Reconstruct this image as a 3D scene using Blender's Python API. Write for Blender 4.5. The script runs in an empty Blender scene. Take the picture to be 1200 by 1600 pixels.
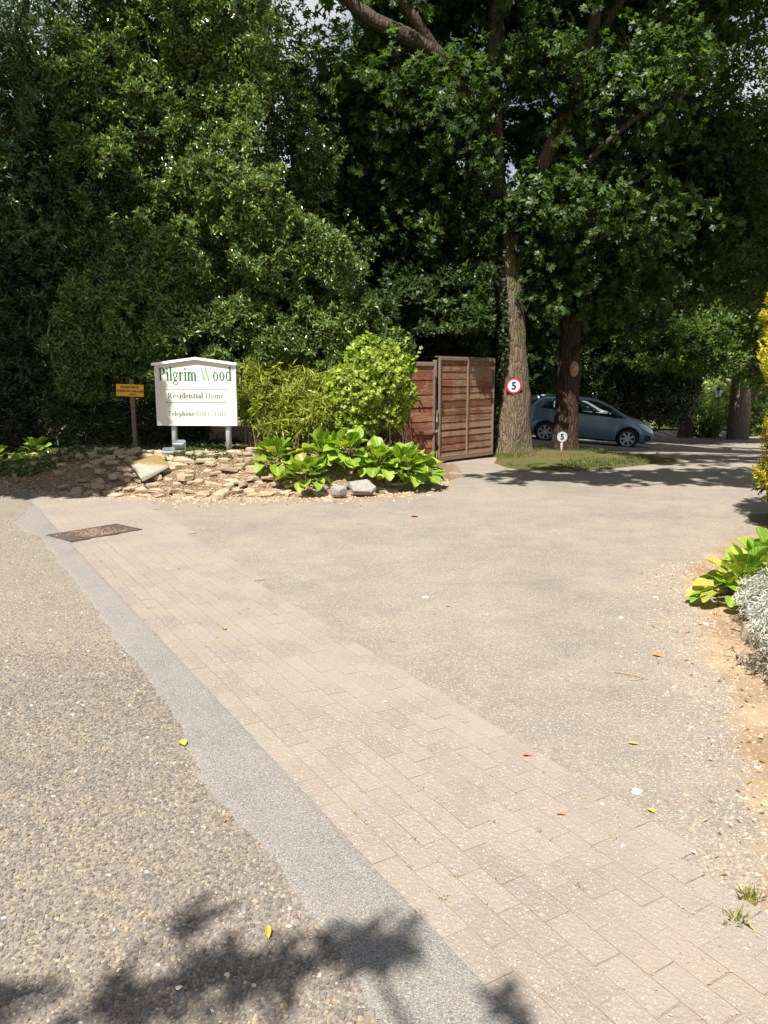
import bpy, bmesh, math, random
import numpy as np
from mathutils import Vector, Matrix, Euler
random.seed(7); rng = np.random.default_rng(7)
S = bpy.context.scene; C = S.collection
R = math.radians
# ------------------------------------------------------------------ camera
CAM_H = 1.6; F = 1202.0; PITCH = math.atan(210 / F)
cd = bpy.data.cameras.new('camera'); cam = bpy.data.objects.new('camera', cd); C.objects.link(cam); S.camera = cam
cam.location = (0, 0, CAM_H); cam.rotation_euler = (math.pi / 2 - PITCH, 0, 0)
cd.sensor_fit = 'VERTICAL'; cd.angle = 2 * math.atan(800 / F); cd.clip_end = 2000; cd.clip_start = .05
# ------------------------------------------------------------------ light
SUN_EL, SUN_AZ = R(57), R(-20)            # azimuth measured from behind the camera (-Y) towards +X
sd = Vector((math.sin(SUN_AZ) * math.cos(SUN_EL), -math.cos(SUN_AZ) * math.cos(SUN_EL), math.sin(SUN_EL)))
ld = bpy.data.lights.new('sun', 'SUN'); lo = bpy.data.objects.new('sun', ld); C.objects.link(lo)
ld.energy = 5.0; ld.angle = R(.55); ld.color = (1, .955, .88)
lo.rotation_euler = sd.to_track_quat('Z', 'Y').to_euler(); lo.location = (0, -5, 20)
w = bpy.data.worlds.new('World'); S.world = w; w.use_nodes = True
nt = w.node_tree; nt.nodes.clear()
def wn(t): return nt.nodes.new(t)
sky = wn('ShaderNodeTexSky'); sky.sky_type = 'NISHITA'; sky.sun_disc = False
sky.sun_elevation = SUN_EL; sky.sun_rotation = math.pi - SUN_AZ
tc = wn('ShaderNodeTexCoord'); ns = wn('ShaderNodeTexNoise'); ns.inputs['Scale'].default_value = 3.2; ns.inputs['Detail'].default_value = 6
mp = wn('ShaderNodeMapping'); mp.inputs['Scale'].default_value = (1, 1, 2.2)
cr = wn('ShaderNodeValToRGB'); cr.color_ramp.elements[0].position = .40; cr.color_ramp.elements[1].position = .56
mx = wn('ShaderNodeMix'); mx.data_type = 'RGBA'; mx.inputs['B'].default_value = (7, 7.2, 7.6, 1)
bg = wn('ShaderNodeBackground'); bg.inputs['Strength'].default_value = .05; wo = wn('ShaderNodeOutputWorld')
L = nt.links.new
L(tc.outputs['Generated'], mp.inputs[0]); L(mp.outputs[0], ns.inputs['Vector']); L(ns.outputs['Fac'], cr.inputs[0])
L(cr.outputs[0], mx.inputs['Factor']); L(sky.outputs[0], mx.inputs['A']); L(mx.outputs['Result'], bg.inputs[0]); L(bg.outputs[0], wo.inputs[0])
vs = S.view_settings; vs.view_transform = 'Standard'; vs.look = 'None'; vs.gamma = 1; vs.use_curve_mapping = False; vs.exposure = 1.02
S.render.engine = 'CYCLES'; S.cycles.max_bounces = 6; S.cycles.diffuse_bounces = 3; S.cycles.transmission_bounces = 4
S.cycles.transparent_max_bounces = 6; S.cycles.glossy_bounces = 2; S.cycles.use_denoising = True; S.cycles.caustics_reflective = False
S.cycles.sample_clamp_indirect = 4

# ------------------------------------------------------------------ measuring helpers (photo pixel + distance -> point)
def at(px, py, Y):
    u = (px - 600) / F; v = (py - 800) / F
    f = math.cos(PITCH) - v * math.sin(PITCH); d = math.sin(PITCH) + v * math.cos(PITCH)
    t = Y / f
    return Vector((u * t, Y, CAM_H - d * t))
def gr(px, py, z=0.):
    u = (px - 600) / F; v = (py - 800) / F
    f = math.cos(PITCH) - v * math.sin(PITCH); d = math.sin(PITCH) + v * math.cos(PITCH)
    t = (CAM_H - z) / d
    return Vector((u * t, f * t, z))
def sstep(a, b, x): t = np.clip((x - a) / (b - a), 0, 1); return t * t * (3 - 2 * t)
def terr(x, y):
    x = np.asarray(x, float); y = np.asarray(y, float)
    k = np.clip(y - 15, 0, 40)
    return -.0175 * k - .075 * np.clip(x - 3, 0, 9) * sstep(0, 1, k / 9)
def grz(px, py):
    z = 0
    for _ in range(30):
        p = gr(px, py, z); z = float(terr(p.x, p.y))
    return gr(px, py, z)
BEDX = [-14, -7.5, -5.6, -3.9, -3.0, -1.75, -.35, .35, .75, 1.2]; BEDY = [14.2, 12.6, 11.2, 10.35, 10.25, 10.25, 10.45, 10.75, 11.25, 12.2]
def bedfront(x): return np.interp(x, BEDX, BEDY)
def vnoise(p, s=1., seed=0):
    p = np.asarray(p, float) * s + seed * 17.3; i = np.floor(p).astype(np.int64); f = p - i; f = f * f * (3 - 2 * f)
    def h(a, b, c):
        n = (a * 73856093) ^ (b * 19349663) ^ (c * 83492791); n = (n ^ (n >> 13)) * 1274126177; n = n & 0x7fffffff
        return ((n ^ (n >> 16)) & 0xffff) / 65535.
    r = 0
    for dx in (0, 1):
        for dy in (0, 1):
            for dz in (0, 1):
                wgt = (f[..., 0] if dx else 1 - f[..., 0]) * (f[..., 1] if dy else 1 - f[..., 1]) * (f[..., 2] if dz else 1 - f[..., 2])
                r = r + wgt * h(i[..., 0] + dx, i[..., 1] + dy, i[..., 2] + dz)
    return r
def n2(x, y, s, seed=0): x = np.asarray(x, float); return vnoise(np.stack([x, np.asarray(y, float) + 0 * x, 0 * x + .5], -1), s, seed)
def bedz(x, y):
    x = np.asarray(x, float); y = np.asarray(y, float); d = y - bedfront(x)
    hgt = .52 * sstep(-.05, .82, d) * sstep(1.15, .35, x) * (1 - .4 * sstep(-4, -7, x))
    return hgt + (.05 * (n2(x, y, 3) - .5) + .03 * (n2(x, y, 9, 2) - .5)) * sstep(0, .3, d) - .03 * sstep(.1, -.1, d)
def gz(x, y): return float(max(terr(x, y), bedz(x, y) if x < 1.1 and y < 22 else -9))

# ------------------------------------------------------------------ materials
class M:
    def __init__(s, name):
        s.m = bpy.data.materials.new(name); s.m.use_nodes = True; s.t = s.m.node_tree
        s.b = s.t.nodes['Principled BSDF']; s.o = s.t.nodes['Material Output']; s.tc = s.n('ShaderNodeTexCoord')
    def n(s, t): return s.t.nodes.new(t)
    def l(s, a, b): s.t.links.new(a, b)
    def noise(s, sc, det=4, rough=.55, vec=None, coord='Object'):
        k = s.n('ShaderNodeTexNoise'); k.inputs['Scale'].default_value = sc; k.inputs['Detail'].default_value = det; k.inputs['Roughness'].default_value = rough
        s.l(vec or s.tc.outputs[coord], k.inputs['Vector']); return k.outputs['Fac']
    def vor(s, sc, feat='F1', out='Distance', vec=None, rnd=1.):
        k = s.n('ShaderNodeTexVoronoi'); k.feature = feat; k.inputs['Scale'].default_value = sc; k.inputs['Randomness'].default_value = rnd
        s.l(vec or s.tc.outputs['Object'], k.inputs['Vector']); return k.outputs[out]
    def ramp(s, fac, stops):
        k = s.n('ShaderNodeValToRGB'); e = k.color_ramp.elements
        while len(e) < len(stops): e.new(.5)
        for q, (p, c) in zip(e, stops):
            q.position = p; q.color = (c, c, c, 1) if isinstance(c, (int, float)) else (*c, 1)
        s.l(fac, k.inputs[0]); return k.outputs[0]
    def mix(s, f, a, b, mode='MIX'):
        k = s.n('ShaderNodeMix'); k.data_type = 'RGBA'; k.blend_type = mode
        for v, i in ((f, 'Factor'), (a, 'A'), (b, 'B')):
            if isinstance(v, (int, float)): k.inputs[i].default_value = v if i == 'Factor' else (v, v, v, 1)
            elif isinstance(v, tuple): k.inputs[i].default_value = (*v, 1)
            else: s.l(v, k.inputs[i])
        return k.outputs['Result']
    def math(s, op, a, b=0.):
        k = s.n('ShaderNodeMath'); k.operation = op
        for i, v in enumerate((a, b)):
            if isinstance(v, (int, float)): k.inputs[i].default_value = v
            else: s.l(v, k.inputs[i])
        return k.outputs[0]
    def attr(s, nm, out='Color'):
        k = s.n('ShaderNodeAttribute'); k.attribute_name = nm; return k.outputs[out]
    def scale(s, v, coord='Object'):
        k = s.n('ShaderNodeMapping'); k.inputs['Scale'].default_value = v; s.l(s.tc.outputs[coord], k.inputs[0]); return k.outputs[0]
    def rnd(s): return s.n('ShaderNodeObjectInfo').outputs['Random']
    def col(s, c):
        if isinstance(c, tuple): s.b.inputs['Base Color'].default_value = (*c, 1)
        else: s.l(c, s.b.inputs['Base Color'])
        return s
    def rough(s, r):
        if isinstance(r, (int, float)): s.b.inputs['Roughness'].default_value = r
        else: s.l(r, s.b.inputs['Roughness'])
        return s
    def spec(s, v): s.b.inputs['Specular IOR Level'].default_value = v; return s
    def bump(s, h, st=.4, d=.01):
        k = s.n('ShaderNodeBump'); k.inputs['Strength'].default_value = st; k.inputs['Distance'].default_value = d
        s.l(h, k.inputs['Height']); s.l(k.outputs[0], s.b.inputs['Normal']); return s
def plain(name, c, r=.6, spec=.4, metal=0, var=.12, nsc=6):
    m = M(name); a = m.noise(nsc, 5); dk = tuple(x * (1 - 2 * var) for x in c); lt = tuple(min(1, x * (1 + var)) for x in c)
    m.col(m.ramp(a, [(.3, dk), (.7, lt)])).rough(r).spec(spec); m.b.inputs['Metallic'].default_value = metal
    return m.m
def leafmat(name, rough=.42, spec=.45, trans=.32, tcol=(.9, 1.1, .35)):
    m = M(name); c = m.attr('tint'); ve = m.noise(9, 3)
    c2 = m.mix(.5, c, m.ramp(ve, [(.3, .6), (.7, 1.3)]), 'MULTIPLY')
    m.col(c2).rough(rough).spec(spec)
    t = m.n('ShaderNodeBsdfTranslucent'); m.l(m.mix(1., c2, tuple(x * 1.5 for x in tcol), 'MULTIPLY'), t.inputs[0])
    x = m.n('ShaderNodeMixShader'); x.inputs[0].default_value = trans
    m.l(m.b.outputs[0], x.inputs[1]); m.l(t.outputs[0], x.inputs[2]); m.l(x.outputs[0], m.o.inputs[0]); return m.m
def bark(name, c1, c2, sc=1., bmp=.9, moss=None):
    m = M(name); v = m.scale((sc * 9, sc * 9, sc * 1.9)); w1 = m.noise(1.6, 8, .7, v); vd = m.n('ShaderNodeVectorMath'); vd.operation = 'MULTIPLY_ADD'; vd.inputs[1].default_value = (1.6, 1.6, 1.6); kn = m.n('ShaderNodeTexNoise'); kn.inputs['Scale'].default_value = .9; kn.inputs['Detail'].default_value = 5; m.l(v, kn.inputs['Vector']); m.l(kn.outputs['Color'], vd.inputs[0]); m.l(v, vd.inputs[2]); r = m.vor(1.9, 'DISTANCE_TO_EDGE', 'Distance', vd.outputs[0])
    h = m.math('ADD', m.math('MULTIPLY', m.ramp(r, [(0, 0.), (.25, 1.)]), .7), w1)
    c = m.mix(w1, c1, c2); c = m.mix(m.ramp(r, [(0, .6), (.14, 0.)]), c, tuple(x * .4 for x in c1))
    if moss: c = m.mix(m.ramp(m.noise(1.4, 4), [(.5, 0.), (.62, .75)]), c, moss)
    return m.col(c).rough(.9).spec(.15).bump(h, bmp, .035).m
MT = {}
# asphalt of the drive, tan dust and husks over grey
def asphalt(name, base, fine, dust, dustamt, attr=None, vs_=95):
    m = M(name); big = m.noise(.55, 5, .6); mid = m.noise(3.2, 5, .6); fn = m.noise(140, 3, .7); sp = m.vor(vs_); spc = m.vor(vs_, 'F1', 'Color')
    c = m.mix(m.ramp(fn, [(.35, 0.), (.65, 1.)]), base, fine)
    g = m.n('ShaderNodeSeparateColor'); m.l(spc, g.inputs[0])
    c = m.mix(m.math('MULTIPLY', m.ramp(g.outputs[0], [(.55, 0.), (.95, 1.)]), m.ramp(sp, [(.25, 1.), (.45, 0.)])), c, (.60, .49, .33))
    c = m.mix(m.math('MULTIPLY', m.ramp(g.outputs[1], [(.7, 0.), (.95, .8)]), m.ramp(sp, [(.2, 1.), (.4, 0.)])), c, (.09, .08, .075))
    d = m.ramp(m.math('ADD', m.math('MULTIPLY', big, .45), m.math('ADD', m.math('MULTIPLY', mid, .3), m.math('MULTIPLY', m.noise(24, 4, .75), .25))), [(.44, 0.), (.58, dustamt)])
    c = m.mix(d, c, m.mix(m.ramp(m.noise(75, 2, .8), [(.42, 0.), (.6, 1.)]), tuple(x * .72 for x in dust), tuple(min(1, x * 1.3) for x in dust)))
    st = m.ramp(m.noise(1.3, 6, .7), [(.28, .84), (.5, 1.)]); c = m.mix(1., c, st, 'MULTIPLY')
    if attr:
        a = m.math('ADD', m.attr('dirt', 'Fac'), m.math('ADD', m.math('MULTIPLY', m.math('SUBTRACT', m.noise(4, 6, .75), .5), 1.0), m.math('MULTIPLY', m.math('SUBTRACT', m.noise(45, 3, .8), .5), .7)))
        dc = m.mix(m.noise(22, 5, .7), (.14, .085, .052), (.33, .235, .155)); dc = m.mix(m.ramp(m.noise(1.8, 2), [(.4, 0.), (.7, .8)]), dc, (.40, .31, .20))
        c = m.mix(m.ramp(a, [(.45, 0.), (.62, 1.)]), c, dc)
    return m.col(c).rough(.92).spec(.2).bump(m.math('ADD', fn, m.math('MULTIPLY', sp, .6)), .55, .006).m
MT['drive'] = asphalt('worn_drive_asphalt', (.138, .12, .105), (.285, .25, .22), (.305, .258, .20), .75, True)
MT['road'] = asphalt('road_binder', (.12, .10, .088), (.25, .218, .185), (.285, .24, .175), .5)
MT['strip'] = asphalt('grey_strip_asphalt', (.11, .104, .099), (.295, .278, .262), (.275, .243, .202), .3, None, 210)
m = M('sand_joint'); m.col(m.mix(m.noise(60, 4), (.13, .103, .073), (.30, .25, .178))).rough(.95).bump(m.noise(150, 3), .5, .004); MT['joint'] = m.m
m = M('paver_block'); r_ = m.rnd()
c = m.mix(r_, (.236, .200, .172), (.28, .24, .209)); fn = m.noise(160, 3, .7, coord='Generated' if 0 else 'Object')
c = m.mix(m.ramp(fn, [(.4, 0.), (.6, 1.)]), m.mix(1., c, .74, 'MULTIPLY'), m.mix(1., c, 1.12, 'MULTIPLY'))
g = m.n('ShaderNodeSeparateColor'); m.l(m.vor(120, 'F1', 'Color'), g.inputs[0])
geo = m.n('ShaderNodeNewGeometry')
c = m.mix(m.math('MULTIPLY', m.ramp(g.outputs[0], [(.8, 0.), (.97, 1.)]), m.ramp(m.vor(120), [(.2, 1.), (.42, 0.)])), c, (.66, .6, .5))
k = m.n('ShaderNodeTexNoise'); k.inputs['Scale'].default_value = 1.7; k.inputs['Detail'].default_value = 6; m.l(geo.outputs['Position'], k.inputs['Vector'])
c = m.mix(m.ramp(k.outputs[0], [(.36, 0.), (.66, .7)]), c, (.298, .252, .203))
m.col(c).rough(.9).spec(.2).bump(m.math('ADD', fn, m.vor(90)), .5, .004); MT['paver'] = m.m
m = M('road_chipping'); a = m.attr('tint'); m.col(m.mix(.4, a, m.ramp(m.noise(90, 3), [(.3, .55), (.7, 1.35)]), 'MULTIPLY')).rough(.75).spec(.35); MT['chip'] = m.m
m = M('bed_soil'); c = m.mix(m.noise(7, 6, .7), (.13, .08, .05), (.30, .205, .13)); c = m.mix(m.ramp(m.noise(1.1, 4), [(.42, 0.), (.6, .9)]), c, (.14, .10, .065))
c = m.mix(m.ramp(m.vor(40), [(.12, .8), (.3, 0.)]), c, (.48, .38, .25)); m.col(c).rough(.95).spec(.15).bump(m.noise(30, 6, .7), .8, .03); MT['soil'] = m.m
m = M('meadow_ground'); c = m.mix(m.noise(5, 6, .7), (.05, .07, .02), (.13, .12, .045)); c = m.mix(m.ramp(m.noise(.35, 4), [(.45, 0.), (.6, .8)]), c, (.15, .095, .05))
m.col(c).rough(.95).spec(.1).bump(m.noise(40, 5, .7), .8, .03); MT['ground'] = m.m
m = M('field_grass'); m.col(m.mix(m.noise(2, 6, .7), (.11, .16, .045), (.26, .27, .10))).rough(.9); MT['field'] = m.m
def stonemat(name, a, b, c3, moss=None):
    m = M(name); r_ = m.rnd(); base = m.mix(r_, a, b); n_ = m.noise(9, 6, .65); c = m.mix(m.ramp(n_, [(.35, 0.), (.7, .75)]), base, c3)
    c = m.mix(m.ramp(m.noise(28, 5, .7), [(.55, 0.), (.7, .5)]), c, tuple(x * .4 for x in a))
    if moss:
        ge = m.n('ShaderNodeNewGeometry'); sx = m.n('ShaderNodeSeparateXYZ'); m.l(m.tc.outputs['Object'], sx.inputs[0])
        q = m.math('ADD', m.math('MULTIPLY', sx.outputs[1], 2.6), m.noise(11, 6, .7)); c = m.mix(m.ramp(q, [(.5, 0.), (.85, .9)]), c, moss)
    return m.col(c).rough(.88).spec(.25).bump(m.noise(26, 7, .7), .7, .012).m
MT['stone'] = stonemat('sandstone', (.26, .185, .12), (.44, .33, .22), (.52, .43, .31))
MT['gstone'] = stonemat('grey_stone', (.20, .187, .165), (.29, .27, .235), (.38, .36, .32))
MT['slab'] = stonemat('mossy_slab', (.25, .225, .185), (.29, .255, .205), (.37, .33, .27), (.19, .13, .025))
MT['bark1'] = bark('ivy_tree_bark', (.12, .085, .058), (.25, .185, .125), .9, .9, (.10, .10, .05))
MT['bark2'] = bark('red_brown_bark', (.045, .027, .021), (.105, .064, .047), .8, 1.)
MT['barkd'] = bark('dark_bark', (.06, .045, .033), (.13, .10, .075), .8, .8)
MT['barkg'] = bark('grey_bark', (.13, .105, .08), (.24, .19, .15), .8, .8)
MT['leaf'] = leafmat('evergreen_leaf', .25, .8, .17)
MT['maple'] = leafmat('broad_leaf', .42, .45, .48)
MT['bright'] = leafmat('bright_leaf', .42, .45, .35)
MT['silver'] = leafmat('silver_leaf', .8, .1, .15, (1, 1, 1))
MT['twig'] = plain('twig_wood', (.10, .07, .045), .85, .2)
MT['straw'] = plain('dead_straw', (.34, .25, .14), .85, .2)
MT['white'] = plain('cream_white_paint', (.66, .65, .57), .38, .5, 0, .06, 2)
MT['trim'] = plain('white_trim_paint', (.82, .82, .80), .4, .5, 0, .03, 5)
MT['post'] = plain('pale_grey_paint', (.52, .54, .55), .45, .5, 0, .06, 5)
MT['green'] = plain('dark_green_paint', (.008, .11, .055), .4, .5, 0, .08)
MT['greenp'] = plain('glare_pale_green', (.26, .36, .29), .5, .4, 0, .05)  # letter W: sun glare painted in as a paler green
MT['dgreen'] = plain('black_green_paint', (.02, .06, .04), .4, .5, 0, .08)
MT['glgreen'] = plain('glare_lit_green', (.14, .22, .17), .45, .4, 0, .08)  # lighter green for the right-hand words, glare put into the colour
MT['pencil'] = plain('grey_line_paint', (.30, .33, .28), .5, .4, 0, .05)
MT['orange'] = plain('orange_sign_paint', (.78, .37, .02), .5, .4, 0, .1, 12)
MT['brownl'] = plain('brown_lettering', (.10, .012, .01), .5, .4)
MT['black'] = plain('black_paint', (.012, .012, .014), .45, .5)
MT['red'] = plain('red_sign_paint', (.45, .015, .02), .4, .5, 0, .08)
MT['signw'] = plain('sign_white', (.66, .68, .70), .4, .5, 0, .05)
MT['signg'] = plain('dull_sign_grey', (.40, .42, .43), .5, .4, 0, .08)
MT['postw'] = plain('weathered_post_wood', (.17, .14, .095), .85, .2, 0, .2, 20)
MT['rust'] = plain('rusty_iron', (.12, .088, .072), .8, .3, .2, .3, 30)
MT['iron'] = plain('dark_iron', (.05, .045, .04), .6, .4, .5, .2, 20)
MT['rubber'] = plain('tyre_rubber', (.02, .02, .021), .8, .3)
MT['alloy'] = plain('silver_wheel_paint', (.50, .51, .53), .35, .5, .6, .05)
MT['trimblk'] = plain('black_trim_plastic', (.018, .018, .02), .6, .4)
MT['interior'] = plain('dark_seat_cloth', (.03, .03, .034), .9, .2)
MT['lamp'] = plain('clear_lamp', (.75, .78, .82), .12, .8, .3, .1, 30)
MT['tail'] = plain('red_lamp', (.40, .012, .02), .15, .7)
MT['alu'] = plain('grey_floodlight_casing', (.42, .44, .46), .45, .5, .4, .1)
MT['fglass'] = plain('floodlight_lens', (.10, .12, .14), .08, .8)
def carpaint(nm, c):
    m = M(nm); m.col(m.ramp(m.noise(3, 2), [(.3, tuple(x * .93 for x in c)), (.7, c)])).rough(.3); m.b.inputs['Metallic'].default_value = .35; m.b.inputs['Coat Weight'].default_value = .8; m.b.inputs['Coat Roughness'].default_value = .05; return m.m
MT['blue'] = carpaint('blue_grey_metallic', (.15, .225, .30)); MT['silv'] = carpaint('silver_metallic', (.42, .44, .46))
m = M('car_glass'); m.col((.03, .035, .035)).rough(.04).spec(.7)
t = m.n('ShaderNodeBsdfTransparent'); t.inputs[0].default_value = (.85, .90, .88, 1); x = m.n('ShaderNodeMixShader'); x.inputs[0].default_value = .75
m.l(m.b.outputs[0], x.inputs[1]); m.l(t.outputs[0], x.inputs[2]); m.l(x.outputs[0], m.o.inputs[0]); MT['glass'] = m.m
m = M('stained_fence_board'); r_ = m.rnd(); v = m.scale((2.5, 8, 14)); gn = m.noise(3, 7, .65, v)
c = m.mix(r_, (.14, .048, .024), (.22, .083, .042)); geo = m.n('ShaderNodeNewGeometry')
k = m.n('ShaderNodeTexNoise'); k.inputs['Scale'].default_value = 2.1; k.inputs['Detail'].default_value = 6; k.inputs['Roughness'].default_value = .7; m.l(geo.outputs['Position'], k.inputs['Vector'])
wr = m.math('ADD', m.math('MULTIPLY', k.outputs[0], .75), m.math('MULTIPLY', m.math('ADD', gn, m.math('MULTIPLY', r_, .5)), .35))
c = m.mix(m.ramp(wr, [(.58, 0.), (.72, .8)]), c, (.27, .19, .115)); c = m.mix(m.ramp(gn, [(.3, .5), (.5, 0.)]), c, (.08, .035, .02))
m.col(c).rough(.85).spec(.2).bump(gn, .5, .006); MT['slat'] = m.m
m = M('fence_batten_wood'); v = m.scale((10, 10, 2)); gn = m.noise(3, 7, .65, v); m.col(m.mix(gn, (.10, .06, .04), (.24, .175, .12))).rough(.85).bump(gn, .4, .005); MT['batten'] = m.m

# ------------------------------------------------------------------ object helpers
def link(o, parent=None):
    C.objects.link(o)
    if parent: o.parent = parent
    return o
def tag(o, label=None, cat=None, group=None, kind=None):
    if label: o['label'] = label
    if cat: o['category'] = cat
    if group: o['group'] = group
    if kind: o['kind'] = kind
    return o
def empty(name, loc=(0, 0, 0), rz=0, label=None, cat=None, group=None):
    o = bpy.data.objects.new(name, None); o.location = loc; o.rotation_euler = (0, 0, rz); o.empty_display_size = .2
    return tag(link(o), label, cat, group)
def mesh_np(name, V, faces_flat, loop_tot, mat=None, tint=None, smooth=False, mats=None):
    me = bpy.data.meshes.new(name); V = np.ascontiguousarray(V, np.float32); n = len(V)
    me.vertices.add(n); me.vertices.foreach_set('co', V.ravel())
    ff = np.ascontiguousarray(faces_flat, np.int32); lt = np.ascontiguousarray(loop_tot, np.int32)
    me.loops.add(len(ff)); me.loops.foreach_set('vertex_index', ff)
    ls = np.zeros(len(lt), np.int32); ls[1:] = np.cumsum(lt)[:-1]
    me.polygons.add(len(lt)); me.polygons.foreach_set('loop_start', ls)
    me.polygons.foreach_set('use_smooth', np.full(len(lt), smooth, bool))
    if tint is not None:
        a = me.attributes.new('tint', 'FLOAT_COLOR', 'POINT'); a.data.foreach_set('color', np.ascontiguousarray(tint, np.float32).ravel())
    me.update(calc_edges=True)
    if mat: me.materials.append(mat)
    return me
def pym(name, V, Fc, mat, smooth=False):
    me = bpy.data.meshes.new(name); me.from_pydata([tuple(v) for v in V], [], Fc); me.update()
    if smooth: me.polygons.foreach_set('use_smooth', [True] * len(me.polygons))
    me.materials.append(mat); return me
def obj(name, me, parent=None, loc=None, rot=None, **k):
    o = bpy.data.objects.new(name, me)
    if loc is not None: o.location = loc
    if rot is not None: o.rotation_euler = rot
    return tag(link(o, parent), **k)
class B:                                     # small bmesh collector
    def __init__(s): s.b = bmesh.new()
    def box(s, c, sz, rot=None, bev=0):
        g = bmesh.ops.create_cube(s.b, size=1)['verts']; Mx = Matrix.Translation(c) @ (Euler(rot).to_matrix().to_4x4() if rot else Matrix()) @ Matrix.Diagonal((*sz, 1))
        bmesh.ops.transform(s.b, matrix=Mx, verts=g)
        if bev: bmesh.ops.bevel(s.b, geom=list({e for v in g for e in v.link_edges}), offset=bev, segments=1, affect='EDGES')
        return s
    def cyl(s, p0, p1, r0, r1=None, seg=12):
        p0 = Vector(p0); p1 = Vector(p1); d = p1 - p0; r1 = r0 if r1 is None else r1
        g = bmesh.ops.create_cone(s.b, cap_ends=True, segments=seg, radius1=r0, radius2=r1, depth=d.length)['verts']
        bmesh.ops.transform(s.b, matrix=Matrix.Translation((p0 + p1) / 2) @ d.to_track_quat('Z', 'Y').to_matrix().to_4x4(), verts=g); return s
    def poly(s, pts, y0, y1):                # prism of xz outline between y0 and y1
        a = [s.b.verts.new((x, y0, z)) for x, z in pts]; b = [s.b.verts.new((x, y1, z)) for x, z in pts]
        s.b.faces.new(a); s.b.faces.new(b[::-1]); n = len(pts)
        for i in range(n): s.b.faces.new((a[i], b[i], b[(i + 1) % n], a[(i + 1) % n]))
        return s
    def me(s, name, mat, smooth=False):
        bmesh.ops.recalc_face_normals(s.b, faces=s.b.faces)
        me = bpy.data.meshes.new(name); s.b.to_mesh(me); s.b.free(); me.materials.append(mat)
        if smooth: me.polygons.foreach_set('use_smooth', [True] * len(me.polygons))
        return me
    def obj(s, name, mat, parent=None, smooth=False, **k): return obj(name, s.me(name, mat, smooth), parent, **k)
def grid_sheet(name, xs, ys, zf, mat, dirt=None, kind='structure', smooth=True, **k):
    X, Y = np.meshgrid(xs, ys); 
    return lattice(name, X, Y, zf(X, Y), mat, dirt, kind, smooth, **k)
def lattice(name, X, Y, Z, mat, dirt=None, kind='structure', smooth=True, parent=None, **k):
    V = np.stack([X, Y, Z], -1).reshape(-1, 3); r, c = X.shape
    i = (np.arange(r - 1)[:, None] * c + np.arange(c - 1)[None]).ravel()
    f = np.stack([i, i + 1, i + c + 1, i + c], -1)
    me = mesh_np(name, V, f.ravel(), np.full(len(f), 4), mat, smooth=smooth)
    if dirt is not None:
        a = me.attributes.new('dirt', 'FLOAT', 'POINT'); a.data.foreach_set('value', dirt(V[:, 0], V[:, 1]).astype(np.float32))
    return obj(name, me, parent, kind=kind, **k)
def unit(a): return a / np.maximum(np.linalg.norm(a, axis=-1, keepdims=True), 1e-6)
def tints(n, a, b, bright=(.5, 1.35), sel=None):
    t = rng.random((n, 1)) if sel is None else sel[:, None]; c = np.array(a) * (1 - t) + np.array(b) * t
    c = c * rng.uniform(*bright, (n, 1)); return np.concatenate([c, np.ones((n, 1))], 1)
def leaf_geo(P, D, N, Ln, W, col, fold=.25, droop=.15, kind='oval'):
    n = len(P); D = unit(D); N = N - (N * D).sum(1, keepdims=True) * D; N = unit(N); Sx = np.cross(D, N)
    Ln = np.broadcast_to(np.asarray(Ln, float).reshape(-1, 1), (n, 1)); W = np.broadcast_to(np.asarray(W, float).reshape(-1, 1), (n, 1))
    if kind == 'oval':
        g = [(0, 0, 0), (.32, -.5, fold), (.70, -.42, fold), (1, 0, -droop), (.70, .42, fold), (.32, .5, fold)]
        V = np.stack([P + D * Ln * u + Sx * W * v + N * (W * h if abs(v) else Ln * h) for u, v, h in g], 1)
        f = [[0, 1, 2, 3], [0, 3, 4, 5]]
    elif kind == 'kite':
        g = [(0, 0, 0), (.45, -.5, fold), (1, 0, -droop), (.45, .5, fold)]
        V = np.stack([P + D * Ln * u + Sx * W * v + N * (W * h if abs(v) else Ln * h) for u, v, h in g], 1)
        f = [[0, 1, 2], [0, 2, 3]]
    else:                                    # lobed: five points, fan from the base
        g = [(0, 0, 0), (.25, -.62, .05), (.42, -.30, .02), (.78, -.55, -.03), (.70, -.16, 0), (1, 0, -droop), (.70, .16, 0), (.78, .55, -.03), (.42, .30, .02), (.25, .62, .05)]
        V = np.stack([P + D * Ln * u + Sx * W * v + N * Ln * h for u, v, h in g], 1)
        f = [[0, 1, 2], [0, 2, 3, 4], [0, 4, 5, 6], [0, 6, 7, 8], [0, 8, 9]]
    k = len(g); base = (np.arange(n) * k)[:, None]
    fl = np.concatenate([np.array(q) for q in f]); F_ = (base + fl[None]).ravel(); T = np.tile([len(q) for q in f], n)
    return V.reshape(-1, 3), F_, T, np.repeat(col, k, 0)
def join_geo(gs):
    V, F_, T, Cc = [], [], [], []; o = 0
    for v, f, t, c in gs: V.append(v); F_.append(f + o); T.append(t); Cc.append(c); o += len(v)
    return np.concatenate(V), np.concatenate(F_), np.concatenate(T), np.concatenate(Cc)
UP = np.array([0, 0, 1.])
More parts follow.
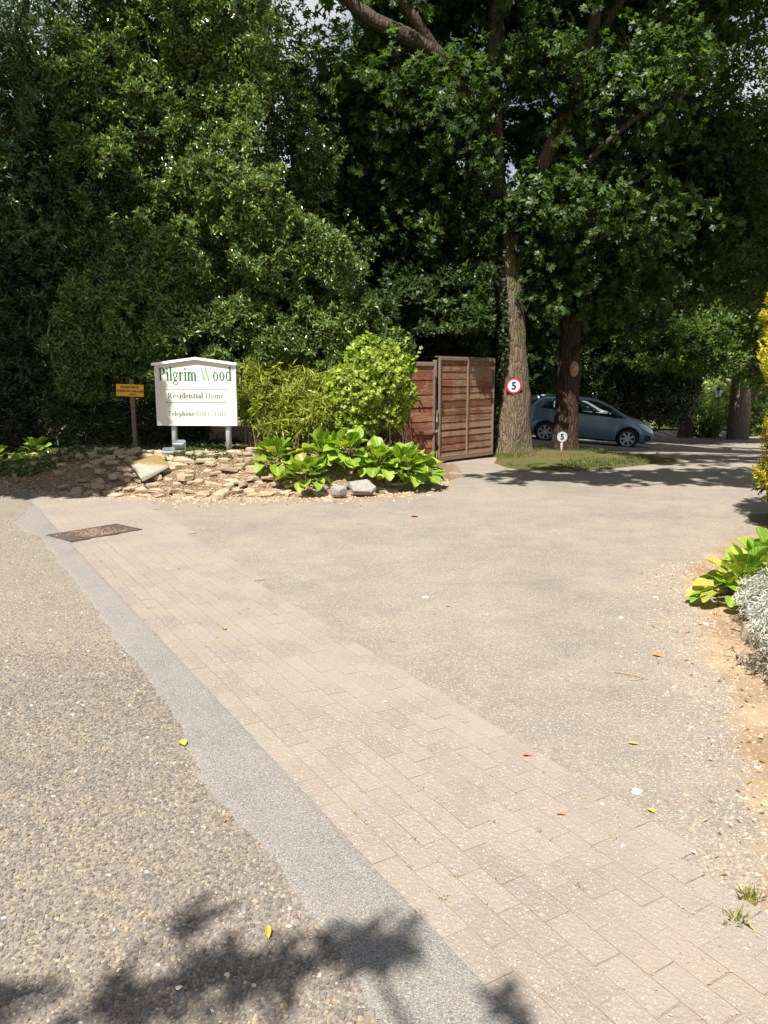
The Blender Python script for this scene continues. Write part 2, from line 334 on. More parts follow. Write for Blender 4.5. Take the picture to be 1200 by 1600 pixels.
def in_ell(ells, n, shell=.42, gap=0., gs=1.1, seed=0, low=None):
    """twig tips spread through a union of ellipsoids, thinned by noise so that the outline is uneven and clumped"""
    vol = np.array([(e[3] * e[4] * e[5]) ** .67 for e in ells]); idx = rng.choice(len(ells), n, p=vol / vol.sum())
    E = np.array(ells)[idx]; d = unit(rng.normal(size=(n, 3))); r = rng.random((n, 1)) ** shell
    P0 = E[:, :3] + d * E[:, 3:6] * .9; rr = r * (.60 + .55 * vnoise(P0, 1.25, seed)[:, None] + .30 * vnoise(P0, 3.1, seed + 2)[:, None])
    P = E[:, :3] + d * rr * E[:, 3:6]; O = unit(d / E[:, 3:6])
    keep = np.ones(n, bool)
    if gap: keep = vnoise(P, gs, seed + 3) * .42 + vnoise(P, gs * 2.6, seed + 5) * .58 > gap + .028 * np.clip(P[:, 2] - 4.8, 0, 4)
    if low is not None: keep &= P[:, 2] > low
    # drop twigs deep inside other ellipsoids (never seen)
    return P[keep], O[keep]
def in_wall(x0, x1, z0, z1, y0, n, amp=1.1, gap=.45, gs=2., seed=0, top=None, right=None):
    """twig tips over a lumpy upright face of foliage; depth comes from noise, so it has bays and bulges instead of domes"""
    x = rng.uniform(x0, x1, n); z = rng.uniform(z0, z1, n); k = np.ones(n, bool)
    e = .45 * (vnoise(np.stack([x, z, 0 * x], -1), 1.3, seed + 7) - .5) + .3 * (vnoise(np.stack([x, z, 0 * x], -1), 4, seed + 8) - .5)
    if right is not None: k &= x < np.interp(z, right[0], right[1]) + e * 1.6
    if top is not None: k &= z < np.interp(x, top[0], top[1]) + e * 1.6
    k &= (x - x0 + e > .25)
    x, z = x[k], z[k]
    def dep(x, z): q = np.stack([x, z, 0 * x], -1); return amp * (vnoise(q, .62, seed) - .5) + .75 * (vnoise(q, 1.5, seed + 1) - .5) + .35 * (vnoise(q, 3.3, seed + 2) - .5)
    d0 = dep(x, z); gx = (dep(x + .15, z) - d0) / .15; gz_ = (dep(x, z + .15) - d0) / .15
    O = unit(np.stack([gx * .8, -np.ones(len(x)), gz_ * .8], -1)); y = y0 + d0 + rng.exponential(.34, len(x))
    P = np.stack([x, y, z], -1); k = vnoise(P, gs, seed + 3) * .42 + vnoise(P, gs * 2.6, seed + 5) * .58 > gap + .016 * np.clip(z - 5, 0, 4)
    return P[k], O[k]
def twigs(P, O, k, tw, Ln, W, ca, cb, kind='oval', up=.35, fold=.25, droop=.2, bright=(.45, 1.4), spread=.9):
    n = len(P); O = unit(O + rng.normal(size=O.shape) * .45 + UP * up); A = unit(np.cross(O, rng.normal(size=O.shape))); Bq = np.cross(O, A)
    sel0 = vnoise(P, .9, 9) * .6 + rng.random(n) * .4; tb = rng.uniform(.75, 1.25, n)
    out = []
    for j in range(k):
        th = j * 2.4 + rng.random(n) * .8; t = (j + .4) / k
        rad = A * np.cos(th)[:, None] + Bq * np.sin(th)[:, None]
        D = unit(O * (1.15 - spread * (1 - .5 * t)) + rad * spread + rng.normal(size=O.shape) * .15)
        Nn = O * .6 + UP * .45 - rad * .1 + rng.normal(size=O.shape) * .55
        p = P + O * tw * (t - 1)
        s = rng.uniform(.5, 1.25, n)
        c = tints(n, ca, cb, bright, np.clip(sel0 + (t - .5) * .3, 0, 1)); c[:, :3] *= tb[:, None]
        out.append(leaf_geo(p, D, Nn, Ln * s, W * s, c, fold, droop, kind))
    return join_geo(out)
def foliage(name, parent, geo, mat, **k):
    me = mesh_np(name, geo[0], geo[1], geo[2], mat, geo[3]); return obj(name, me, parent, **k)
def spline(pts, n):
    pts = [Vector(p) for p in pts]; q = [pts[0] * 2 - pts[1]] + pts + [pts[-1] * 2 - pts[-2]]; out = []
    m_ = len(pts) - 1
    for i in range(n + 1):
        s = i / n * m_; j = min(int(s), m_ - 1); t = s - j; a, b, c, d = q[j:j + 4]
        out.append(.5 * ((2 * b) + (c - a) * t + (2 * a - 5 * b + 4 * c - d) * t * t + (3 * b - a - 3 * c + d) * t ** 3))
    return out
def tube_geo(pts, rad, seg=8, n=None, jit=0., seed=0, flute=0):
    n = n or (len(pts) - 1) * 4; P = spline(pts, n); rr = np.interp(np.linspace(0, 1, n + 1), np.linspace(0, 1, len(rad)), rad)
    V = []; up = Vector((0, 1, .01))
    for i, p in enumerate(P):
        d = (P[min(i + 1, n)] - P[max(i - 1, 0)]).normalized(); x = d.cross(up).normalized(); y = x.cross(d).normalized()
        for k in range(seg):
            a = 2 * math.pi * k / seg; q = 1 + flute * math.sin(a * 5 + seed + i * .1) * (1 - i / n) ** 3
            V.append(p + (x * math.cos(a) + y * math.sin(a)) * rr[i] * q)
    V = np.array([tuple(v) for v in V])
    if jit:
        c = np.repeat(np.array([tuple(p) for p in P]), seg, 0); o = V - c
        V = c + o * (1 + jit * (vnoise(V * np.array([3, 3, .9]), 2.2, seed) - .5)[:, None] * 2 + jit * .6 * (vnoise(V * np.array([3, 3, .7]), 6, seed + 1) - .5)[:, None] * 2)
    i = np.arange(n)[:, None] * seg; k = np.arange(seg)[None]; f = np.stack([i + k, i + (k + 1) % seg, i + seg + (k + 1) % seg, i + seg + k], -1).reshape(-1, 4)
    return V, f.ravel(), np.full(len(f), 4), np.ones((len(V), 4))
def tube(name, parent, segs, mat, **k):
    g = join_geo(segs); return obj(name, mesh_np(name, g[0], g[1], g[2], mat, smooth=True), parent, **k)
def stems_geo(A, Bp, r):
    """many thin three-sided stems from A to B"""
    d = unit(Bp - A); x = unit(np.cross(d, rng.normal(size=d.shape))); y = np.cross(d, x); V = []
    for P, rr in ((A, r), (Bp, r * .45)):
        for a in (0, 2.09, 4.19): V.append(P + (x * math.cos(a) + y * math.sin(a)) * rr)
    V = np.stack(V, 1); n = len(A); f = np.array([[0, 1, 4, 3], [1, 2, 5, 4], [2, 0, 3, 5]]).ravel(); base = (np.arange(n) * 6)[:, None]
    return V.reshape(-1, 3), (base + f[None]).ravel(), np.full(n * 3, 4), np.ones((n * 6, 4))

# ================================================================== SETTING
XP = lambda y: 1.345 - .60 * y                                     # left edge of the block paving
SLY = [0, .9, 1.683, 2.167, 2.552, 3.26, 4.439, 6.555, 7.6, 7.978, 8.4, 9.0, 9.63, 11, 13]
SLX = [.85, .40, -.016, -.321, -.534, -.914, -1.586, -2.828, -3.45, -3.86, -4.15, -4.25, -4.45, -5.3, -6.5]
XL = lambda y: np.interp(y, SLY, SLX)                              # left edge of the grey strip
def far_sink(X, Y):
    d = np.hypot(X, Y); return terr(X, Y) - .03 - 0 * d
xs = np.concatenate([np.linspace(-400, -40, 12), np.linspace(-36, 40, 77), np.linspace(50, 400, 12)])
ys = np.concatenate([np.linspace(-200, -12, 8), np.linspace(-10, 60, 71), np.linspace(70, 600, 14)])
grid_sheet('ground', xs, ys, far_sink, MT['ground'])
RB = [(3.95, 8.0), (3.1, 6.9), (2.55, 6.1), (2.3, 5.1), (2.05, 4.5), (1.95, 3.9), (1.75, 3.3), (1.6, 2.9), (1.45, 2.4), (1.15, 1.9), (1.0, 1.2)]
rby = [p[1] for p in RB][::-1]; rbx = [p[0] for p in RB][::-1]
def drive_dirt(x, y):
    e = np.interp(y, rby, rbx); a = sstep(-.45, .12, x - e) * sstep(9.0, 7.5, y)
    b = sstep(.75, -.05, bedfront(x) - y) * (x < 1.1) * (x > -7)
    isl = sstep(14.6, 15.4, y) * sstep(4.6, 3.4, x) * .9
    return np.maximum(np.maximum(a, b), isl) * .85
xs = np.concatenate([np.linspace(-12, -3, 61), np.arange(-2.9, 6, .1), np.linspace(6.1, 40, 90)])
ys = np.concatenate([np.arange(-2, 13, .1), np.linspace(13.1, 40, 100)])
# the drive: near apron and the lane that bends past the island behind the gate
grid_sheet('driveway', xs, ys, lambda X, Y: terr(X, Y) + .004 * (1 - sstep(12, 20, Y)) + .03 * sstep(16, 22, Y) * 0 + .004 * (n2(X, Y, 1.1) - .5) * 0, MT['drive'], drive_dirt)
# road of exposed chippings on the left, irregular edge against the strip
ys = np.concatenate([np.arange(-1.5, 6, .04), np.arange(6, 13.5, .1)]); T = np.linspace(0, 1, 40)
edge = XL(ys) + .12 + .10 * (n2(ys, 0, 2.6, 3) - .5) + .05 * (n2(ys, 0, 9, 4) - .5)
X = edge[:, None] + (-14 - edge[:, None]) * (T[None] ** 1.6); Y = np.repeat(ys[:, None], 40, 1)
lattice('road', X[:, ::-1], Y, 0 * X + .0105, MT['road'])
ys2 = ys[ys < 12.2]; e2 = XL(ys2) + .09 * (n2(ys2, 0, 2.6, 3) - .5) + .06 * (n2(ys2, 0, 9, 4) - .5) + .03 * (n2(ys2, 0, 24, 5) - .5); e3 = XP(ys2) + .012 + .022 * (n2(ys2, 0, 14, 6) - .5) + .012 * (n2(ys2, 0, 37, 7) - .5)
T = np.linspace(0, 1, 12); X = e2[:, None] + (e3 - e2)[:, None] * T[None]
lattice('asphalt_strip', X, np.repeat(ys2[:, None], 12, 1), 0 * X + np.where((T > .01) & (T < .99), .0158, .0100)[None], MT['strip'])
# loose-edged chippings of the road, real stones
def chips(name, n, y0, y1, s0, s1, rich, fa, fb):
    y = y0 + (y1 - y0) * rng.random(n * 3) ** .8; x = XL(y) + .03 - rng.random(n * 3) * (XL(y) + .58 * y + .5 + .2)
    keep = (rng.random(n * 3) < sstep(fa, fb, y)) & (x > -.58 * y - .5) & (x < XL(y) + .10 * (n2(y, 0, 2.6, 3) - .5) + .05 * (n2(y, 0, 9, 4) - .5) + .02 * (rng.random(n * 3) - .6)); x = x[keep][:n]; y = y[keep][:n]; n = len(x)
    r = rng.uniform(s0, s1, n); rot = rng.random(n) * 6.28; asp = rng.uniform(.6, 1., n); sg = 6
    h = r * rng.uniform(.28, .6, n); ox = r * rng.uniform(-.25, .25, n); oy = r * rng.uniform(-.25, .25, n); V = []
    def ring(q, z):
        for k in range(sg):
            a = k * 2 * math.pi / sg + rng.uniform(-.25, .25, n); rr = r * q * rng.uniform(.85, 1.12, n); u = np.cos(a) * rr; v = np.sin(a) * rr * asp
            V.append(np.stack([x + u * np.cos(rot) - v * np.sin(rot) + (ox if q < 1 else 0), y + u * np.sin(rot) + v * np.cos(rot) + (oy if q < 1 else 0), .010 + z], -1))
    ring(1., 0 * r - .001)
    if rich:
        ring(.68, h); f = [[k, (k + 1) % sg, sg + (k + 1) % sg, sg + k] for k in range(sg)] + [[sg + k for k in range(sg)]]; kk = 2 * sg
    else:
        V.append(np.stack([x + ox, y + oy, .010 + h], -1)); f = [[k, (k + 1) % sg, sg] for k in range(sg)]; kk = sg + 1
    V = np.stack(V, 1); base = (np.arange(n) * kk)[:, None]; fl = np.concatenate([np.array(q) for q in f])
    t = rng.random(n) ** 1.2; c = np.stack([.12 + .14 * t, .104 + .118 * t, .092 + .10 * t, t * 0 + 1], -1); wsel = rng.random(n); c[wsel > .996, :3] = (.62, .58, .5)
    c[wsel < .12, :3] = np.array((.31, .24, .16)) * rng.uniform(.8, 1.1, ((wsel < .12).sum(), 1))
    me = mesh_np(name, V.reshape(-1, 3), (base + fl[None]).ravel(), np.tile([len(q) for q in f], n), MT['chip'], np.repeat(c, kk, 0))
    obj(name, me, label='worn grey and tan chippings of the road surface, left of the grey strip', kind='stuff')
chips('road_chippings', 36000, 1.35, 4.7, .0055, .011, True, 4.7, 3.6)
chips('road_chippings', 60000, 3.3, 8.8, .0062, .0118, False, 3.4, 4.5)

# block paving
pav = lattice('block_paving', *[a for a in (lambda ys: (np.stack([XP(ys) - .005, XP(ys) + np.interp(ys, [1.2, 1.9, 2.6, 3.7, 7, 10], [.80, .84, .93, .95, 1.04, 1.22]) / .8575], 1), np.repeat(ys[:, None], 2, 1), np.full((len(ys), 2), .0098)))(np.arange(.6, 10.5, .1))], MT['joint'])
dv = np.array([-.5145, .8575]); nv = np.array([.8575, .5145]); ang = math.atan2(dv[1], dv[0])
variants = []
for v in range(5):
    random.seed(40 + v); b = bmesh.new(); bmesh.ops.create_cube(b, size=1)
    bmesh.ops.scale(b, vec=(.1958, .0975, .02), verts=b.verts)
    for q in b.verts: q.co += Vector((random.uniform(-.0018, .0018), random.uniform(-.0018, .0018), 0))
    bmesh.ops.bevel(b, geom=[e for e in b.edges if all(q.co.z > 0 for q in e.verts)], offset=.003, segments=1, affect='EDGES')
    bmesh.ops.delete(b, geom=[f for f in b.faces if f.normal.z < -.9], context='FACES')
    me = bpy.data.meshes.new('paver'); b.to_mesh(me); b.free(); me.materials.append(MT['paver']); variants.append(me)
random.seed(5); cand = []
for ci in range(13):
    for k in range(-10, 70):
        s = k * .2005 + (.1 if ci % 2 else 0) + random.uniform(-.002, .002); o = .05 + ci * .1003
        x0, y0 = .115 + dv[0] * s + nv[0] * o, 2.05 + dv[1] * s + nv[1] * o
        wmax = np.interp(y0, [1.9, 2.6, 3.7, 4.8, 7, 10], [.86, .98, 1.0, 1.0, 1.1, 1.3])
        if o > wmax or y0 < 1.2 or y0 > bedfront(x0) + .0 or y0 > 10.3: continue
        gx, gy = x0 + 3.0, y0 - 7.83
        if abs(gx * .635 + gy * .772) < .40 and abs(-gx * .772 + gy * .635) < .24: continue
        cand.append((math.hypot(x0, y0), x0, y0))
cand.sort(); rest = bmesh.new()
vis = [c for c in cand if abs(c[1]) < .53 * (c[2] + .25) and c[2] > 1.5]; near = set(vis[:298])
for c in cand:
    d, x0, y0 = c; z = .0045 + random.uniform(-.0013, .0013); rot = (random.uniform(-.007, .007), random.uniform(-.007, .007), ang + random.uniform(-.008, .008) + (math.pi if random.random() < .5 else 0))
    me = random.choice(variants)
    if c in near: obj('paver', me, pav, (x0, y0, z), rot)
    else:
        tmp = bmesh.new(); tmp.from_mesh(me); tmp.transform(Matrix.Translation((x0, y0, z)) @ Euler(rot).to_matrix().to_4x4()); t2 = bpy.data.meshes.new('t'); tmp.to_mesh(t2); tmp.free(); rest.from_mesh(t2); bpy.data.meshes.remove(t2)
me = bpy.data.meshes.new('paver_rows'); rest.to_mesh(me); rest.free(); me.materials.append(MT['paver']); obj('paver_rows', me, pav, kind='stuff')

# the planted bank on the left
xs = np.arange(-14, 1.35, .07)
T = np.concatenate([np.linspace(-.08, 1.4, 26), np.linspace(1.6, 9, 16)]); X = np.repeat(xs[None], len(T), 0); Y = bedfront(xs)[None] + T[:, None]
lattice('planting_bank', X, Y, bedz(X, Y), MT['soil'])
# grass island round the two trunks
isl = [grz(*p) for p in [(768, 724), (790, 732), (860, 740), (960, 733), (1085, 719), (1000, 711), (900, 704), (820, 702), (778, 708)]]
ic = sum((Vector(p) for p in isl), Vector()) / len(isl); b = bmesh.new(); cv = b.verts.new((ic.x, ic.y, terr(ic.x, ic.y) + .10)); rings = []
sp = [p for i in range(len(isl)) for p in [isl[i], (isl[i] + isl[(i + 1) % len(isl)]) / 2]]
for t in (.33, .66, .9, 1.):
    rings.append([b.verts.new((ic.x + (p.x - ic.x) * t, ic.y + (p.y - ic.y) * t, float(terr(ic.x + (p.x - ic.x) * t, ic.y + (p.y - ic.y) * t)) + (.09 * (1 - t * t) + .02 if t < 1 else -.01))) for p in sp])
n = len(sp)
for i in range(n): b.faces.new((cv, rings[0][i], rings[0][(i + 1) % n]))
for a, q in zip(rings, rings[1:]):
    for i in range(n): b.faces.new((a[i], q[i], q[(i + 1) % n], a[(i + 1) % n]))
bmesh.ops.recalc_face_normals(b, faces=b.faces); me = bpy.data.meshes.new('lawn_island'); b.to_mesh(me); b.free(); me.materials.append(MT['ground']); obj('lawn_island', me, kind='structure')
def blades(P, ln, w_, ca, cb, name, label, mat='bright', lean=.5, **k):
    n = len(P); D = unit(rng.normal(size=(n, 3)) * lean + UP); g = leaf_geo(P, D, rng.normal(size=(n, 3)), rng.uniform(.5, 1.2, n) * ln, w_, tints(n, ca, cb), .1, .2, 'kite')
    return foliage(name, None, g, MT[mat], label=label, kind='stuff', **k)
def in_poly(x, y, poly):
    ins = np.zeros(len(x), bool); j = len(poly) - 1
    for i in range(len(poly)):
        xi, yi, xj, yj = poly[i].x, poly[i].y, poly[j].x, poly[j].y
        ins ^= ((yi > y) != (yj > y)) & (x < (xj - xi) * (y - yi) / (yj - yi + 1e-9) + xi); j = i
    return ins
x = rng.uniform(0, 9.5, 60000); y = rng.uniform(11.5, 23, 60000); k_ = in_poly(x, y, isl) & (n2(x, y, 1.3, 4) > .42) & (x > 2.2); x = x[k_]; y = y[k_]
rr = np.stack([x - ic.x, y - ic.y], -1)
blades(np.stack([x, y, terr(x, y) + .05], -1), .08, .010, (.06, .10, .015), (.16, .19, .04), 'grass', 'short patchy grass of the island round the two trunks')
# sunlit meadow beyond the trees
grid_sheet('meadow', np.linspace(9, 60, 40), np.linspace(41, 110, 30), lambda X, Y: terr(X, Y) + .05 + .004 * (Y - 41), MT['field'])

# ================================================================== ROCKERY
def stone_me(seed, flat=.35, n=9, mat='stone'):
    random.seed(seed); pts = []
    for i in range(n):
        a = 2 * math.pi * i / n + random.uniform(-.3, .3); r = random.uniform(.72, 1.08); pts.append((math.cos(a) * r, math.sin(a) * r * .95))
    V = []; 
    for z, s in ((-1, .90), (-.5, 1.), (.7, .99), (1, .88)):
        for (px, py) in pts: V.append((px * s * .5 + random.uniform(-.03, .03), py * s * .5 + random.uniform(-.03, .03), z * .5 + random.uniform(-.07, .07)))
    Fc = []
    for l in range(3):
        for i in range(n): Fc.append((l * n + i, l * n + (i + 1) % n, (l + 1) * n + (i + 1) % n, (l + 1) * n + i))
    Fc.append(tuple(range(3 * n, 4 * n))); Fc.append(tuple(range(n))[::-1]); return pym('stone', V, Fc, MT[mat])
SV = [stone_me(s, n=random.choice((4, 5, 5, 6))) for s in range(14)]; GV = [stone_me(50 + s, n=6, mat='gstone') for s in range(5)]
rock = empty('rockery', (-2.9, 10.4, 0), 0, 'low dry wall of tumbled tan sandstone pieces along the front of the planted bank', 'rockery')
def put(me, parent, p, s, rot, name='stone', **k):
    o = obj(name, me, parent, None, rot, **k); o.scale = s; o.location = Vector(p) - (parent.location if parent else Vector()); return o
random.seed(11); cnt = 0
for lay in range(9):
    x = -6.4 + random.uniform(0, .2)
    while x < .7:
        t = lay / 8; back = .02 + t * .80; lx = random.uniform(.10, .32) * (1.15 if lay in (3, 4, 5, 6) else .9)
        dens = 1. if -4.3 < x < -1.5 else (.26 if x < -4.3 else .6)
        if x > -1.6 and lay > 3: dens = 0
        if x < -4.6 and lay > 5: dens = .2
        if random.random() < dens and cnt < 285:
            y = float(bedfront(x)) + back + random.uniform(-.06, .06); z = float(bedz(x, y)) + random.uniform(.0, .035)
            th = random.uniform(.035, .075); me = random.choice(SV) if (x < -1.0 or random.random() < .3) else random.choice(GV)
            put(me, rock, (x, y, z), (lx, lx * random.uniform(.5, .8), th), (random.gauss(.12, .16), random.gauss(0, .12), random.gauss(0, .5))); cnt += 1
        x += lx * random.uniform(.75, 1.15)
p = at(232, 735, 10.62)
sl = stone_me(77, n=4, mat='slab'); put(sl, None, (p.x, p.y + .02, .36), (.68, .58, .07), (.56, .08, -.15), 'stone_slab', label='largest tilted diamond-shaped slab with brown moss below the white sign', cat='stone')
p = at(568, 762, 10.35)
put(stone_me(91, n=5, mat='gstone'), None, (p.x, p.y, .13), (.46, .34, .10), (.75, .05, .1), 'stone_slab', label='broad grey slab leaning under the front of the big-leaved plants', cat='stone')
p = at(528, 765, 10.2)
put(stone_me(95, n=6, mat='gstone'), None, (p.x, p.y, .10), (.27, .2, .12), (.2, .05, -.1), 'stone', label='small rounded pale stone just left of the broad grey slab', cat='stone')
p = at(344, 767, 10.1)
put(stone_me(99, n=7), None, (p.x, p.y - .02, .05), (.2, .17, .10), (.1, .1, .1), 'stone', label='rounded tan stone alone in front of the dry wall, below the sign post', cat='stone')
# rubble and litter
def rubble(name, P, s0, s1, ca, cb, label, flat=.4, mat='chip'):
    n = len(P); r = rng.uniform(s0, s1, n); V = []
    dirs = unit(np.array([[1, 0, 0], [0, 1, 0], [-1, 0, 0], [0, -1, 0], [0, 0, 1.]]))
    rot = rng.random(n) * 6.28; cr_, sr_ = np.cos(rot), np.sin(rot)
    for d in dirs:
        q = rng.uniform(.6, 1.2, n) * r; u, v, w_ = d[0] * q, d[1] * q * .7, d[2] * q * flat * 1.6 - (0 if d[2] else 0)
        V.append(P + np.stack([u * cr_ - v * sr_, u * sr_ + v * cr_, w_], -1))
    V = np.stack(V, 1); f = np.array([[0, 1, 4], [1, 2, 4], [2, 3, 4], [3, 0, 4]]).ravel(); base = (np.arange(n) * 5)[:, None]
    me = mesh_np(name, V.reshape(-1, 3), (base + f[None]).ravel(), np.full(n * 4, 3), MT[mat], np.repeat(tints(n, ca, cb, (.8, 1.15)), 5, 0))
    return obj(name, me, label=label, kind='stuff')
n = 9000; x = rng.uniform(-7.2, 1., n); y = bedfront(x) + rng.normal(.12, .33, n); z = np.maximum(bedz(x, y), .006)
rubble('rubble', np.stack([x, y, z], -1), .006, .032, (.20, .13, .08), (.50, .38, .25), 'small broken stone and grit along the foot of the rockery')
n = 9000; x = rng.uniform(-7.2, .8, n); y = bedfront(x) + .5 + rng.random(n) * 1.6; P = np.stack([x, y, bedz(x, y) + .012], -1)
D = rng.normal(size=(n, 3)) * [1, 1, .35]; g = leaf_geo(P, D, UP + rng.normal(size=(n, 3)) * .5, rng.uniform(.03, .075, n), rng.uniform(.015, .035, n), tints(n, (.16, .10, .05), (.46, .36, .22), (.6, 1.3)), .3, .2, 'kite')
foliage('leaf_litter', None, g, MT['silver'], label='dry fallen leaves on the bank behind the rockery', kind='stuff')
n = 9000; x = rng.uniform(-8, -1.4, n); y = bedfront(x) + .62 - .35 * sstep(-4, -5.5, x) + rng.random(n) ** 1.3 * 2.4; k_ = (n2(x, y, 2.3, 8) > .42) | (rng.random(n) < sstep(-3.8, -5.2, x) * .8); x, y = x[k_], y[k_]; P = np.stack([x, y, bedz(x, y) + .03], -1)
g = twigs(P, np.tile(UP, (len(P), 1)), 5, .05, .05, .026, (.05, .085, .02), (.13, .19, .04), 'kite', .3, .2, .2, (.5, 1.4), 1.0)
foliage('ground_cover', None, g, MT['leaf'], label='low green ground cover over the bank behind the rockery', kind='stuff')

# ================================================================== FOLIAGE
def tree(name, label, cat, base, ells, n, k, tw, Ln, W, ca, cb, kind='oval', mat='leaf', gap=.4, gs=1.1, seed=0, trunk=None, barkm='barkd', shell=.42, low=None, group=None, up=.35, bright=(.45, 1.4), limbs=10, tr=.18, wall=None, jmul=1.):
    base = Vector(base); t = empty(name, base, 0, label, cat, group); bz = np.array(tuple(base))
    P, O = in_ell([tuple(e) for e in ells], n, shell, gap, gs, seed, low)
    if wall: P2, O2 = in_wall(**wall); P = np.concatenate([P, P2]); O = np.concatenate([O, O2])
    g = twigs(P, O, k, tw, Ln, W, ca, cb, kind, up, bright=bright); V = g[0] - bz
    foliage('crown', t, (V, g[1], g[2], g[3]), MT[mat])
    es = sorted(ells, key=lambda e: e[2]); top = Vector(es[-1][:3]) - base
    segs = []
    if trunk is None: trunk = [(0, 0, -.1), (top.x * .25, top.y * .3, top.z * .35), (top.x * .6, top.y * .6, top.z * .65), (top.x, top.y, top.z)]
    segs.append(tube_geo(trunk, [tr * 1.25, tr, tr * .7, tr * .3], 10, jit=.06, seed=seed))
    tube('trunk', t, segs, MT[barkm])
    segs = []
    for e in ells:
        c = Vector(e[:3]) - base; st = Vector(trunk[1 if c.z < Vector(trunk[2]).z else 2])
        segs.append(tube_geo([st, (st + c) / 2 + Vector((0, 0, -.1)), c], [tr * .5, tr * .35, tr * .12], 6))
        for j in range(limbs):
            d = Vector(unit(rng.normal(size=3))); q = c + Vector((d.x * e[3], d.y * e[4], d.z * e[5])) * .92
            m_ = (c + q) / 2 + Vector(rng.normal(size=3)) * .15
            segs.append(tube_geo([c, m_, q], [tr * .16, tr * .1, .008], 4, 4))
    tube('branches', t, segs, MT[barkm])
    return t
def e_(px, py, Y, rx, ry, rz): p = at(px, py, Y); return (p.x, p.y, p.z, rx, ry, rz)
DG, DG2 = (.028, .062, .022), (.075, .125, .032)
LG, LG2 = (.06, .115, .025), (.225, .31, .075)
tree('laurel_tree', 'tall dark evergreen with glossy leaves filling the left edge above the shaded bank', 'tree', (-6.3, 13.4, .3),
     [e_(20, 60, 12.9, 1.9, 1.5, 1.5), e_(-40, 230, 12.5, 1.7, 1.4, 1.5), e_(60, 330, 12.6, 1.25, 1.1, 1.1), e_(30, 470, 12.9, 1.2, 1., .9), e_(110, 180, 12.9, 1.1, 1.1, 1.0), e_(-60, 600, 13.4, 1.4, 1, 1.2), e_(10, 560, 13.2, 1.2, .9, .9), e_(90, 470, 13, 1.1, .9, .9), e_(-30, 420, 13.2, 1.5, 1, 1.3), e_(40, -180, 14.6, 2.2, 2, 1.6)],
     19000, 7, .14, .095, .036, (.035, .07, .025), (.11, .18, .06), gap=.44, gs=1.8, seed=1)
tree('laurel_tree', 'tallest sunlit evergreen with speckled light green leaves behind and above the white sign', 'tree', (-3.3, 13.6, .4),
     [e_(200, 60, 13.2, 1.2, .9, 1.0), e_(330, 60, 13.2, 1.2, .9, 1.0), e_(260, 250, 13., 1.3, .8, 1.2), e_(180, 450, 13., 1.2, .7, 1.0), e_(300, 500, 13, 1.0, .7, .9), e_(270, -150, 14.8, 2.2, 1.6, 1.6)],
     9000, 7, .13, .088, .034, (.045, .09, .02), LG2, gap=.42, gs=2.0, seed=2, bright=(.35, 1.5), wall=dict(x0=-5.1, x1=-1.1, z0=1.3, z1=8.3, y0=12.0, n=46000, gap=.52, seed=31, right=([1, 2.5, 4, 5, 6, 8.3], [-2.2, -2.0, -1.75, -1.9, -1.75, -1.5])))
tree('laurel_tree', 'rounded sunlit evergreen shrub between the white sign and the ivy-clad trunk', 'shrub', (-1.3, 13.3, .45),
     [e_(440, 400, 13., .9, .7, .8), e_(500, 500, 13, .8, .6, .7), e_(430, 560, 13., 1.0, .6, .8), e_(500, 590, 13.2, .9, .6, .7)],
     4500, 7, .12, .085, .034, (.045, .09, .02), LG2, gap=.40, gs=2.0, seed=3, bright=(.35, 1.5), wall=dict(x0=-2.3, x1=.4, z0=1.2, z1=5., y0=12.0, n=23000, gap=.515, seed=35, amp=.8, top=([-2.3, -1.6, -.9, -.4, .1], [4.9, 4.7, 4.0, 3.2, 2.3])))
tree('holly_tree', 'slim dark evergreen with fine leaves rising under the gap of blue sky', 'tree', (-2.0, 15.2, .2),
     [e_(420, 110, 14.5, 1.1, 1.1, 1.3), e_(470, 240, 14.6, .8, .9, 1.0), e_(380, 300, 14.6, 1.0, .9, .9), e_(350, 130, 14.8, 1.0, 1, 1.2), e_(430, 420, 14.8, 1.6, 1, 1.3)],
     8500, 6, .12, .085, .04, (.04, .08, .02), (.16, .23, .05), gap=.45, gs=1.8, seed=4)
tree('yew_tree', 'dark dense evergreen rising directly behind the round ivy bush and gate', 'tree', (.2, 19.4, -.1),
     [e_(560, 170, 17.6, 1.6, 1.3, 1.9), e_(530, 330, 17.2, 1.5, 1.1, 1.5), e_(620, 330, 17.8, 1.6, 1.2, 1.8), e_(600, 470, 17.8, 1.9, 1.1, 1.3), e_(700, 440, 18.6, 1.5, 1.1, 1.6), e_(560, 560, 18, 1.8, 1, 1.2), e_(690, 560, 18.5, 1.6, 1, 1.0), e_(640, 120, 19, 1.8, 1.5, 2)],
     15000, 6, .16, .12, .06, (.024, .052, .015), (.08, .135, .032), 'lobed', 'maple', gap=.37, gs=1.0, seed=5, wall=dict(x0=-2.0, x1=2.1, z0=2.5, z1=6.8, y0=15.3, n=15000, gap=.50, seed=38, amp=1.3))
